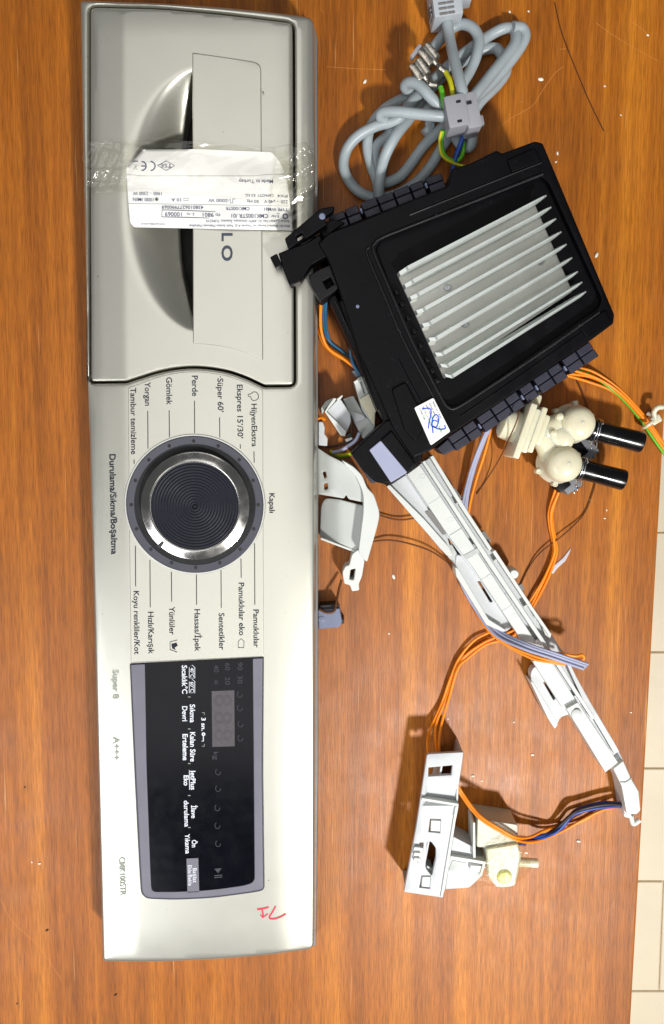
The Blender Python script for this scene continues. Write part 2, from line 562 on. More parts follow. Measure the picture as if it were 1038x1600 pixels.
def text_mesh(s, bold=0.0):
    cu = bpy.data.curves.new('t', 'FONT')
    cu.body = s; cu.size = 1.0; cu.resolution_u = 3; cu.offset = bold
    o = bpy.data.objects.new('t', cu)
    COL.objects.link(o)
    dg = bpy.context.evaluated_depsgraph_get()
    dg.update()
    me = bpy.data.meshes.new_from_object(o.evaluated_get(dg))
    v = [(q.co.x, q.co.y) for q in me.vertices]
    f = [tuple(p.vertices) for p in me.polygons]
    bpy.data.objects.remove(o); bpy.data.curves.remove(cu); bpy.data.meshes.remove(me)
    return v, f
CAPH = max(y for x, y in text_mesh('H')[0])

def text(s, start, end, cap, zf, m, parent, up, bold=0.0, lift=0.00015, name='lettering'):
    """lettering from start to end (baseline, photo pixels), cap height in pixels; up: pixel direction of the letters' tops"""
    v, f = text_mesh(s, bold)
    if not v: return None
    z = zf if callable(zf) else (lambda x, y: zf)
    x0 = min(a for a, b in v); x1 = max(a for a, b in v)
    a = Vector(start); b = Vector(end); u = Vector(up).normalized() * cap
    verts = []
    for x, y in v:
        q = a + (b - a) * ((x - x0) / (x1 - x0)) + u * (y / CAPH)
        verts.append(P(q.x, q.y, z(q.x, q.y) + lift))
    return link(name, verts, f, m, parent, False)

def down(s, x, y0, y1, cap, zf, m, parent, bold=0.0, slope=0.012, **k):
    return text(s, (x, y0), (x + (y1 - y0) * slope, y1), cap, zf, m, parent, (1, -slope), bold, **k)

# ================================================================== setting: table and floor
def build_setting():
    # table board, seen from above; its right edge runs down the picture
    a = P(1072, -80); b = P(987, 1690)
    poly = [(-0.42, a.y + 0.1), (a.x + 0.005, a.y + 0.1), (b.x - 0.004, b.y - 0.1), (-0.42, b.y - 0.1)]
    verts, faces = [], []
    ins = [(0, -0.003), (0.0006, -0.0008), (0.0025, 0.0)]
    k = 4
    for d, z in [(0, -0.032)] + ins:
        q = offset(poly, d) if d else poly
        verts += [Vector((x, y, z)) for x, y in q]
    for r in range(3):
        for j in range(k):
            faces.append((r * k + j, r * k + (j + 1) % k, (r + 1) * k + (j + 1) % k, (r + 1) * k + j))
    faces.append((0, 1, 2, 3)); faces.append((12, 13, 14, 15))
    t = link('table', verts, faces, 'wood', None, True, 30)
    t['kind'] = 'structure'; t['label'] = 'orange-brown wood grain table top under all the parts'
    for w, pts in ((0.9, [(780, 199), (800, 184), (831, 166), (845, 146), (866, 116), (880, 104)]), (0.8, [(986, 33), (1000, 43), (1014, 55)]), (0.7, [(932, 36), (960, 56), (1000, 80), (1030, 96)]),
                   (0.8, [(510, 104), (550, 107), (604, 109)]), (0.8, [(636, 918), (650, 924), (660, 931)]), (0.7, [(1, 1405), (20, 1440), (60, 1478), (96, 1530)]),
                   (0.9, [(875, 77), (884, 76)]), (0.8, [(812, 160), (818, 158)]), (0.7, [(806, 1170), (816, 1160)]), (0.8, [(500, 12), (506, 20)]), (0.7, [(960, 1408), (958, 1420)])):
        stroke('scratch', catmull2(pts, 4), w * 0.75, 0.0, 'scratch', t, 0.00004)
    # floor of cream tiles far below
    zf = -0.74
    fl = link('floor', [Vector((-0.8, -1.3, zf)), Vector((1.3, -1.3, zf)), Vector((1.3, 1.0, zf)), Vector((-0.8, 1.0, zf))], [(0, 1, 2, 3)], 'grout', None, False)
    fl['kind'] = 'structure'; fl['label'] = 'cream tiled floor below the table edge'
    g1 = P(1020, 1199, zf); g2 = P(1020, 1375, zf)
    ts = abs(g1.y - g2.y)
    x0 = P(1037, 1340, zf).x
    gap = 0.0022
    proto = None
    for i in range(-2, 3):
        for j in range(-3, 5):
            cx = x0 - ts * 1.5 * (i + 0.5) + (0.35 * ts if j % 2 else 0); cy = g2.y - ts * (j + 0.5) + ts * 2
            if proto is None:
                h = (ts * 1.5 - gap) / 2; hv = (ts - gap) / 2
                vs = []
                for z, d in ((0.0003, 0), (0.0035, 0.0002), (0.0045, 0.0014)):
                    vs += [Vector((sx * (h - d), sy * (hv - d), z)) for sx, sy in ((-1, -1), (1, -1), (1, 1), (-1, 1))]
                fs = [(0, 1, 5, 4), (1, 2, 6, 5), (2, 3, 7, 6), (3, 0, 4, 7), (4, 5, 9, 8), (5, 6, 10, 9), (6, 7, 11, 10), (7, 4, 8, 11), (8, 9, 10, 11), (3, 2, 1, 0)]
                proto = link('floor_tile', vs, fs, 'tile', fl, True, 30)
                o = proto
            else:
                o = proto.copy(); COL.objects.link(o)
            o.location = (cx, cy, zf)
build_setting()

# ================================================================== washing-machine control panel
Z0 = 0.034
def xcrease(y): return 194 + 0.0000092 * y * y
def zbody(x, y):
    z = Z0
    xc = xcrease(y)
    if x < xc: z -= (xc - x) * MM * 0.075 + max(0, (xc - 40 - x)) * MM * 0.05
    if x > 425: z -= ((x - 425) / 65.0) ** 2 * 0.0020
    if y < 60: z -= ((60 - y) / 60.0) ** 2 * 0.0012
    if y > 1440: z -= ((y - 1440) / 60.0) ** 2 * 0.0012
    return z
def zdrawer(x, y):
    z = zbody(x, y) - 0.0003
    t = (y - 312) / 205.0
    if abs(t) < 1:
        w = 1 - t * t
        xl = 312 - 130 * w ** 0.5
        s = max(0.0, min(1.0, (x - xl) / max(1.0, 312 - xl)))
        d = 0.0225 * w ** 0.9 * (s * s * s * (10 - 15 * s + 6 * s * s))
        if x > 300:
            f = max(0.0, 1 - (x - 300) / 60.0); d *= f * f
        z -= d
    return z

def build_panel():
    root = thing('control_panel', 'long silver washing machine control panel with round program dial and dark display', 'control panel', P(310, 760, 0.0))
    R = root
    out = rounded([(126, 1), (250, 5), (350, 12), (420, 19), (490, 28), (491.5, 400), (491.5, 800), (491.5, 1200), (490.5, 1482),
                   (420, 1492), (330, 1499), (250, 1502.5), (161, 1502), (150, 1060), (142, 760), (135, 450), (129.5, 200)],
                  [6, 40, 40, 40, 12, 40, 40, 40, 9, 30, 30, 30, 6, 80, 80, 80, 80], 5)
    dh = rounded([(138, 8), (250, 10.5), (350, 19.5), (461, 33), (462, 300), (463, 605), (413, 605.5), (385, 592), (358, 582.5), (330, 577.5), (302, 575.5), (272, 578), (244, 584), (198, 599), (139, 600), (138, 300)],
                 [14, 30, 30, 14, 40, 12, 3, 12, 12, 12, 12, 12, 12, 4, 10, 40], 5)
    body = slab('body', out, zbody, 0.0, 'silver_paint', R, holes=[dh], bev=3.0, grid=7, flare=0.0022, closed=False, angle=40)
    # dark moulded skirt just outside the right flank, under the rolled edge
    slab('side_flange', [(489, 34), (496, 60), (497, 760), (497, 1200), (494, 1478), (489, 1478)], 0.016, 0.0, 'side_dark', R, bev=0.8)
    slab('drawer_gap_shade', offset(dh, -3), 0.0036, 0.001, 'gap_black', R, bev=0)  # black sheet standing in for the shade in the groove round the drawer
    # drawer front with its finger scoop
    do = offset(dh, 4.2)
    slot = [(300, 118), (297, 140), (292, 175), (287, 215), (282.5, 260), (279.5, 310), (279, 360), (281, 400), (285, 430), (291, 455), (297, 478), (301, 494), (322, 494), (322, 118)]
    dr = slab('drawer_front', do, zdrawer, Z0 - 0.0285, 'silver_paint', R, holes=[slot], bev=1.6, grid=4.5, closed=False, angle=50)
    slab('slot_shade', [(272, 100), (330, 100), (330, 510), (272, 510)], 0.0048, 0.0040, 'gap_black', dr, bev=0)  # black plate painting the dark hollow behind the handle plate
    plate = rounded([(301, 82.5), (330, 86.5), (365, 91.5), (408, 98.5), (409.3, 300), (411, 563), (385, 551), (359, 543), (330, 538.5), (302, 536.5)],
                    [2, 20, 20, 12, 30, 2, 10, 10, 10, 2], 4)
    pl = slab('handle_plate', plate, Z0 + 0.0009, Z0 - 0.003, 'silver_paint', dr, bev=1.2)
    zt = Z0 + 0.0009
    text('L', (347, 364), (347, 377), 16, zt, 'ink_logo', pl, (1, 0), 0.03)
    text('O', (347, 383), (347, 408), 16, zt, 'ink_logo', pl, (1, 0), 0.03)
    # inlay behind the dial carrying the programme names
    inlay = rounded([(200.5, 606), (246, 589.5), (273, 583), (302, 580.5), (330, 582.5), (357, 587.5), (384, 597), (411, 609.5), (411.5, 800), (412.5, 1025.5), (205, 1035), (202, 800)],
                    [2, 8, 8, 8, 8, 8, 8, 2, 30, 2, 2, 30], 3)
    zi = Z0 + 0.0004
    il = slab('program_inlay', inlay, zi, Z0 - 0.001, 'silver_paint', R, bev=0.7)
    ZB = zbody
    # dial, ring and knob
    C = P(305, 788.5, Z0)
    px = 0.000393
    def rp(l): return [(r * px, h) for r, h in l]
    lathe('dial_rim', C, rp([(109.5, -0.001), (109.5, 0.0007), (108.6, 0.0012), (106.8, 0.0012), (106.3, 0.0006)]), 'silver_rim', R, 96, caps=False)
    ring = lathe('dial_ring', C, rp([(106.4, -0.001), (106.2, 0.0010), (105, 0.0013), (94.5, 0.0010), (93, 0.0002), (92, -0.001)]), 'dial_grey', R, 96, caps=False)
    for k in range(16):
        a = math.radians(22.5 * k)
        c = C + Vector((math.sin(a) * 98.5 * px, math.cos(a) * 98.5 * px, 0.00125))
        lathe('dial_dot', c, [(2.7 * px, 0), (2.7 * px, 0.00012), (0, 0.00012)], 'dot_black', ring, 14)
    lathe('dial_gap_shade', C, rp([(94, -0.0006), (93.8, 0.0006), (60, 0.0006)]), 'gap_black', R, 64)  # flat black disc painting the shaded gap round the knob
    Ck = C + Vector((0.0008, -0.0004, 0))
    kn = lathe('knob', Ck, rp([(83.5, 0.0006), (84.5, 0.003), (84, 0.0046), (83, 0.0053), (80.5, 0.0056), (75, 0.0066), (69.8, 0.0072), (68.8, 0.0071), (68.2, 0.0064), (60, 0.006)]), 'chrome', R, 96, angle=25)
    pr = []
    nr = 110
    for i in range(nr + 1):
        r = 68.2 * (1 - i / nr)
        h = 0.0066 - 0.0005 * (1 - r / 66) + 0.00017 * math.sin(2 * math.pi * r / 4.45)
        if i == 0: h = 0.006
        pr.append((r, h))
    lathe('grip_pad', Ck, rp(pr), 'rubber', kn, 96, angle=60)
    a = math.radians(222)
    # small black pointer on the chrome rim
    dv = Vector((math.sin(a), math.cos(a), 0)); nv = Vector((dv.y, -dv.x, 0))
    q0 = Ck + dv * 74 * px; q1 = Ck + dv * 86 * px
    vs = [q0 + nv * 2.2 * px, q0 - nv * 2.2 * px, q1 - nv * 3.4 * px, q1 + nv * 3.4 * px]
    hs = [0.0068, 0.0068, 0.0053, 0.0053]
    link('pointer_mark', [Vector((v.x, v.y, v.z + h + 0.0002)) for v, h in zip(vs, hs)], [(0, 1, 2, 3)], 'dot_black', kn, False)
    # programme names and their lines
    for s, x, y0, y1, cap in [('Tambur temizleme', 204, 606, 710, 8.6), ('Yorgan', 226.5, 597, 634, 8.6), ('Gömlek', 260, 589.5, 632.5, 8.8), ('Perde', 300.2, 587, 619, 8.8),
                              ('·Süper 60’', 340, 588, 644, 8.8), ('Ekspres 15’/30’', 370.5, 601, 685, 8.6), ('HijyenEkstra', 393, 631, 698, 8.4),
                              ('Koyu renkliler/Kot', 209, 923.5, 1022.5, 8.4), ('Hızlı/Karışık', 231.5, 956, 1022, 8.6), ('Yünlüler', 264.5, 948, 992, 8.6), ('Hassas/İpek', 304, 952, 1018, 8.6),
                              ('Sentetikler', 342, 958, 1015.5, 8.6), ('Pamuklular eko', 373, 910.5, 993, 8.6), ('Pamuklular', 396, 952.5, 1012, 8.4)]:
        down(s, x, y0, y1, cap, zi, 'ink_dark', il, 0.014)
    for x, y0, y1 in [(209.5, 718, 725), (231, 642, 701), (264.5, 641, 683), (304, 626, 677), (343.3, 652, 683.5), (375.5, 694, 701), (397, 705, 723),
                      (211.7, 853, 916), (234.5, 875, 949), (268, 893.5, 940), (307, 898, 945), (345.5, 891, 950), (376.7, 873, 903), (398, 849, 945)]:
        stroke('tick_line', [(x, y0), (x + 0.4, y1)], 1.3, zi, 'ink_line', il)
    # fleece, hand-wash and tag pictograms
    stroke('pictogram', [(391, 616), (394, 614), (397, 612), (401, 613), (404, 617), (404, 622), (401, 625), (396, 626), (393, 624), (392, 620), (388, 619), (388, 616)], 1.2, zi, 'ink_dark', il, closed=True)
    stroke('pictogram', [(277, 1000), (266, 1003), (266, 1015), (277, 1019)], 1.1, zi, 'ink_dark', il)
    decal('pictogram', [(268, 1006), (276, 1004), (278, 1009), (273, 1012), (275, 1016), (269, 1013)], zi, 'ink_dark', il)
    stroke('pictogram', [(372.5, 1012), (381, 1012), (381.5, 1002), (377, 998), (372.5, 1002)], 1.0, zi, 'ink_line', il, closed=True)
    down('Kapalı', 421, 771, 801.5, 8.2, ZB, 'ink_dark', R, 0.012, lift=0.0004)
    down('Durulama/Sıkma/Boşaltma', 171, 710, 866.5, 9.4, ZB, 'ink_dark', R, 0.014, 0.02, lift=0.0004)
    down('Super 8', 176, 1047, 1092, 9, ZB, 'ink_grey', R, 0.016, lift=0.0004)
    down('A+++', 177, 1152, 1188, 9.5, ZB, 'ink_grey', R, 0.016, lift=0.0004)
    down('CMK100STR', 186, 1340, 1400, 9, ZB, 'ink_grey', R, 0.016, 0.03, lift=0.0004)
    # display window
    fo = rounded([(203, 1037), (412.5, 1026.5), (411.5, 1200), (414, 1391), (396, 1394.5), (334, 1403), (275, 1406), (221, 1404), (217.5, 1350), (210, 1200)],
                 [2, 2, 30, 20, 12, 20, 20, 16, 30, 30], 5)
    fi = rounded([(226.5, 1037.5), (395.5, 1029), (396.5, 1200), (398, 1378), (380, 1383.5), (340, 1389), (312, 1391.5), (275, 1393), (237, 1393), (235, 1350), (229.5, 1200)],
                 [1, 1, 30, 12, 10, 10, 10, 10, 8, 30, 30], 4)
    dw = slab('display_frame', offset(fo, 2.2), Z0 + 0.0016, Z0 - 0.001, 'frame_lilac', R, holes=[fi], bev=1.2)
    slab('frame_border', fo, Z0 + 0.0008, Z0 - 0.001, 'frame_edge', dw, bev=1.0)
    zg = Z0 + 0.0012
    gl = slab('display_glass', offset(fi, -0.6), zg, Z0 + 0.0004, 'glass_black', dw, bev=0)
    for s, x, y0, y1, cap, sl in [('Sıcaklık°C', 284.5, 1039.5, 1084, 7.8, .01), ('Sıkma', 297, 1100.5, 1129, 7.8, .01), ('Devri', 285, 1103.5, 1127, 7.8, .01), ('Kalan Süre', 297.3, 1144, 1190, 7.8, .01),
                              ('Erteleme', 285.6, 1147, 1188, 7.8, .01), ('JetPlus', 298, 1203, 1234, 7.4, .01), ('Eko', 287.4, 1211.5, 1227.5, 7.4, .01), ('3 sn.', 315, 1121.5, 1142, 6.4, .01),
                              ('İlave', 299, 1258.5, 1278.5, 7.4, .02), ('durulama', 287.6, 1251, 1292, 7.2, .03), ('Ön', 300, 1312.5, 1324, 7.2, .02), ('Yıkama', 289.3, 1303, 1334, 7.2, .03)]:
        down(s, x, y0, y1, cap, zg, 'ink_white', gl, 0.02, sl)
    stroke('underline', [(296, 1203), (296.4, 1234)], 0.9, zg, 'ink_white', gl)
    for y in (1089, 1139, 1193, 1243, 1293):
        stroke('separator_dash', [(294, y), (298, y)], 1.2, zg, 'ink_grey', gl)
    for y0, y1, s in ((1039, 1059.5, '40°C'), (1061, 1082.5, '60°C')):
        stroke('temperature_badge', [(296, y0 + 4), (300.3, y0), (304.6, y0 + 4), (304.6, y1), (296, y1)], 0.9, zg, 'ink_white', gl, closed=True)
        down(s, 297.6, y0 + 4.5, y1 - 1.2, 5.4, zg, 'ink_white', gl, 0.01)
    lathe('key_symbol', P(318.3, 1147, zg), [(1.1 * px, 0), (1.1 * px, 0.0002), (2.9 * px, 0.0002), (2.9 * px, 0)], 'ink_white', gl, 16)
    stroke('key_symbol', [(318, 1150), (318, 1158), (315.4, 1158)], 1.3, zg, 'ink_white', gl)
    stroke('corner_mark', [(316, 1113.5), (319.5, 1113.5), (319.5, 1117)], 0.8, zg, 'ink_grey', gl)
    stroke('corner_mark', [(316, 1166), (319.5, 1166), (319.5, 1162.5)], 0.8, zg, 'ink_grey', gl)
    for s, x, y0, y1 in [('90', 371.5, 1035, 1047), ('30', 371.5, 1056, 1068), ('60', 352, 1036, 1047.5), ('20', 352, 1058, 1070), ('40', 334.5, 1039, 1050.5), ('kg', 334, 1175, 1187)]:
        down(s, x, y0, y1, 7.4, zg, 'ink_dim', gl)
    for x, y in ((375, 1085), (375, 1106), (376, 1131), (376, 1153), (341, 1206), (341, 1232), (340, 1262), (340, 1290), (341, 1318)):
        stroke('status_icon', [(x + 4 * math.cos(t) , y + 5 * math.sin(t)) for t in [i * 0.7 for i in range(7)]], 0.9, zg, 'ink_dim', gl)
    for t in (0, 1.047, 2.094):
        stroke('snowflake_icon', [(338 - 4 * math.cos(t), 1066 - 4 * math.sin(t)), (338 + 4 * math.cos(t), 1066 + 4 * math.sin(t))], 0.8, zg, 'ink_dim', gl)
    lc = decal('segment_display', [(331, 1080), (366.3, 1078.6), (367, 1166), (332, 1167)], zg, 'lcd', gl, 0.0001)
    for k in range(3):
        y0 = 1086 + 27 * k
        down('8', 334.5, y0, y0 + 19, 28, zg, 'lcd_dark', lc, 0.0, lift=0.0002)
    decal('play_symbol', [(335, 1357.5), (346.5, 1356.5), (341, 1364.5)], zg, 'ink_dim', gl)
    decal('pause_symbol', [(335, 1367.5), (347.5, 1366.5), (347.5, 1368), (335, 1369)], zg, 'ink_dim', gl)
    decal('pause_symbol', [(335, 1370.5), (347.5, 1369.5), (347.5, 1371), (335, 1372)], zg, 'ink_dim', gl)
    bt = slab('start_button', [(291.5, 1341.5), (310, 1340.5), (311.5, 1394), (293, 1395)], zg + 0.0004, zg - 0.0004, 'frame_lilac', dw, bev=0.4)
    down('Başlat', 301.5, 1356.5, 1379, 6.2, zg + 0.0004, 'ink_white', bt, 0.004)
    down('Ekle/Bekle', 294, 1352, 1384, 6.0, zg + 0.0004, 'ink_white', bt, 0.004)
    for x, y, r_ in ((153, 432, 1.1), (411, 144, 1.5), (268, 17, 1.2), (349, 206, 0.7), (206, 1449, 0.9), (336, 982, 0.8), (420, 1376, 0.9), (170, 330, 0.6), (450, 520, 0.7), (300, 1455, 0.6), (448, 900, 0.6), (160, 960, 0.7)):
        decal('scuff_dot', [(x + r_ * math.cos(t) * (1 + 0.3 * math.sin(3 * t + x)), y + r_ * math.sin(t)) for t in [i * 0.785 for i in range(8)]], lambda a, b: ZB(a, b) + (0.0009 if 300 < a < 412 and 82 < b < 560 else 0.0), 'side_dark', R, 0.0003)
    # red felt pen initials at the panel's end
    stroke('pen_mark', catmull2([(402, 1421), (409, 1420), (420, 1417.5)]), 3.0, ZB, 'red_pen', R)
    stroke('pen_mark', catmull2([(409, 1420), (411, 1427), (411, 1434.5)]), 2.6, ZB, 'red_pen', R, 0.0002)
    stroke('pen_mark', catmull2([(407, 1429), (411, 1433), (419, 1428)]), 1.8, ZB, 'red_pen', R, 0.00025)
    stroke('pen_mark', catmull2([(431, 1416), (426, 1425), (421, 1434), (428, 1436), (438, 1433), (447, 1428)]), 2.4, ZB, 'red_pen', R, 0.0003)

build_panel()

# ================================================================== rating label and tape on the panel
def zlab(x, y):
    return Z0 + 0.0027 + 0.0008 * math.sin(x * 0.035 + y * 0.02) + 0.0005 * math.sin(y * 0.09 - x * 0.013) - (0.0012 if x > 430 else 0) * (x - 430) / 30
def build_label():
    out = rounded([(197.5, 262), (224, 233.5), (311, 233), (425, 238), (437, 252), (448, 276), (453, 315), (457.5, 360), (330, 357.5), (209, 355), (203.5, 347), (200, 305)], [4, 3, 20, 3, 8, 8, 20, 2, 30, 4, 4, 20], 4)
    o = slab('rating_label', out, zlab, lambda v: v.z - 0.00012, 'paper', None, bev=0, grid=9, closed=False, angle=80, loc=P(320, 300, Z0))
    label(o, 'creased white rating plate sticker with upside-down print taped across the drawer', 'label')
    U = (0, 1)
    def rev(s, xr, xl, y, cap, m='ink_blue', bold=0.004):
        text(s, (xr, y), (xl, y - 0.5), cap, zlab, m, o, U, bold, 0.00025)
    rev('Made in Turkey', 427, 373, 281, 5.4)
    rev('220 – 240 V', 450, 413, 313, 5.0)
    rev('50 Hz', 405, 386, 312.5, 5.0)
    rev('2000 W', 356, 326, 311, 5.0)
    rev('10 A', 283, 268, 310, 5.0)
    rev('1000 /MIN', 240, 208, 309.5, 5.2)
    rev('1900 – 2300 W', 253, 208, 300, 5.2)
    rev('IPX4', 450, 434, 304.5, 4.2)
    rev('CAPACITY  8.0 KG', 428, 384, 303.5, 4.2)
    rev('TYPE WM61', 450, 413, 325, 5.0)
    rev('CMK100STR', 390, 353, 323.5, 5.2)
    rev('4380106277990069', 318, 253, 321.5, 5.2)
    rev('CMK100STR /01', 419, 362, 334.5, 6.2)
    rev('FD', 344, 337, 334, 3.6)
    rev('9801', 334, 317, 333, 6.2)
    rev('Z - Nr.', 304, 291, 333, 3.6)
    rev('100069', 284, 258, 332, 6.2)
    rev('E-Nr', 436, 424, 336.5, 3.6)
    rev('BSH Ev Aletleri Sanayi ve Ticaret A.Ş. Fatih Sultan Mehmet Mahallesi', 453, 296, 351.5, 3.6, bold=0)
    rev('Balkan Caddesi No: 51, 34771 Ümraniye, İstanbul, TÜRKİYE', 452, 322, 344, 3.6, bold=0)
    rev('www.profilo.com.tr', 258, 220, 349, 3.4, bold=0)
    rev('CE', 243, 220, 252.5, 14, bold=0.01) if False else None
    # CE mark
    def arc(cx, cy, r, a0, a1, n=14):
        return [(cx + r * math.cos(a0 + (a1 - a0) * i / n), cy + r * math.sin(a0 + (a1 - a0) * i / n)) for i in range(n + 1)]
    h = math.pi / 2
    stroke('ce_mark', arc(235.5, 259.5, 7, -h * 1.0, h * 1.0), 1.7, zlab, 'ink_blue', o, 0.0003)
    stroke('ce_mark', arc(221.5, 259.5, 7, -h * 1.0, h * 1.0), 1.7, zlab, 'ink_blue', o, 0.0003)
    stroke('ce_mark', [(221, 259.5), (228, 259.5)], 1.6, zlab, 'ink_blue', o, 0.00032)
    stroke('bin_symbol', [(208, 252), (216, 252)], 1.2, zlab, 'ink_blue', o, 0.0003)
    stroke('bin_symbol', [(209, 264), (215, 258), (210, 257), (215, 265), (209, 264)], 0.8, zlab, 'ink_grey', o, 0.0003)
    stroke('standard_mark', [(246.5, 259), (260, 251.5), (273, 259), (260, 266.5)], 0.9, zlab, 'ink_blue', o, 0.0003, True)
    text('TSE', (269, 256.2), (251, 256.2), 5.6, zlab, 'ink_blue', o, U, 0.0, 0.0003)
    stroke('ruled_line', [(198.5 + i * 24.7, 272.5 + (2.5 if 0 < i < 9 else 0)) for i in range(11)], 0.5, zlab, 'ink_grey', o, 0.0003)
    stroke('ruled_line', [(201 + i * 25, 318 + i * 0.4) for i in range(11)], 0.5, zlab, 'ink_grey', o, 0.0003)
    stroke('print_box', [(253.5, 328), (253, 339), (300, 340), (437, 343.5), (437, 334), (300, 329.5)], 0.8, zlab, 'ink_line', o, 0.0003, True)
    # round trade mark in the corner
    stroke('round_mark', arc(446, 338, 3.6, 0, 6.1), 1.6, zlab, 'ink_blue', o, 0.0003)
    stroke('pulse_symbol', [(368, 311), (364, 311), (364, 317), (360, 317), (360, 311), (356, 314)], 0.8, zlab, 'ink_blue', o, 0.0003)
    stroke('fuse_symbol', [(287, 310), (295, 310), (295, 313.5), (287, 313.5)], 0.7, zlab, 'ink_grey', o, 0.0003, True)
    lathe('spin_symbol', P(245, 311.5, zlab(245, 311.5) + 0.0003), [(0.0006, 0), (0.0006, 0.0001), (0.0011, 0.0001), (0.0011, 0)], 'ink_grey', o, 14)

    # two strips of clear tape, wrinkled, overhanging the panel's right side
    rnd = random.Random(3)
    ph = [(rnd.uniform(0.02, 0.16), rnd.uniform(0.02, 0.2), rnd.uniform(0, 6)) for _ in range(10)]
    def ztape(x, y):
        w = sum(math.sin(a * x + b * y + c) for a, b, c in ph) / 10
        z = max(zlab(x, y), zbody(min(max(x, 135), 485), y)) + 0.0011 + 0.0007 * w
        edge = max(0.0, (150 - x) / 25.0) if x < 150 else 0.0
        z += edge * (0.0009 + 0.0016 * math.sin(y * 0.25 + 1.0)) * 0.5
        if x < 225: z += 0.0013 * max(0.0, math.sin(x * 0.42 + y * 0.17)) ** 5 * min(1, (225 - x) / 30) * (0.4 + 0.6 * math.sin(y * 0.11) ** 2)
        if x > 455:
            z += 0.0010 * max(0.0, math.sin(x * 0.5 - y * 0.23)) ** 4
            e = (x - 455) / 40.0
            z += e * 0.003 * math.sin(y * 0.19 + x * 0.11) + e * 0.0012
        return z
    rag = lambda pts: [(x + rnd.uniform(-2.2, 2.2), y + rnd.uniform(-1.0, 1.0)) for x, y in pts]
    tp = rag([(132, 222), (180, 220), (240, 216), (300, 222), (360, 226), (420, 230), (450, 226), (478, 222)]) + rag([(490, 236), (497, 262), (494, 290), (489, 312)]) \
        + rag([(450, 322), (400, 316), (330, 308), (260, 304), (200, 300), (131, 306)]) + rag([(136, 270), (130, 246)])
    t1 = slab('clear_tape', tp, ztape, lambda v: v.z - 0.00008, 'tape', None, bev=0, grid=3.5, closed=False, angle=80, loc=P(310, 262, Z0))
    label(t1, 'wide wrinkled clear tape strip over the upper part of the sticker, overhanging the panel', 'tape')
    z2 = lambda x, y: ztape(x, y) + 0.0014
    tp2 = rag([(430, 250), (462, 240), (476, 300), (484, 340), (483, 366)]) + rag([(455, 368), (415, 366), (420, 320)])
    t2 = slab('clear_tape', tp2, z2, lambda v: v.z - 0.00008, 'tape', None, bev=0, grid=6, closed=False, angle=80, loc=P(450, 310, Z0))
    label(t2, 'short clear tape piece holding the printed corner end of the sticker', 'tape')
build_label()

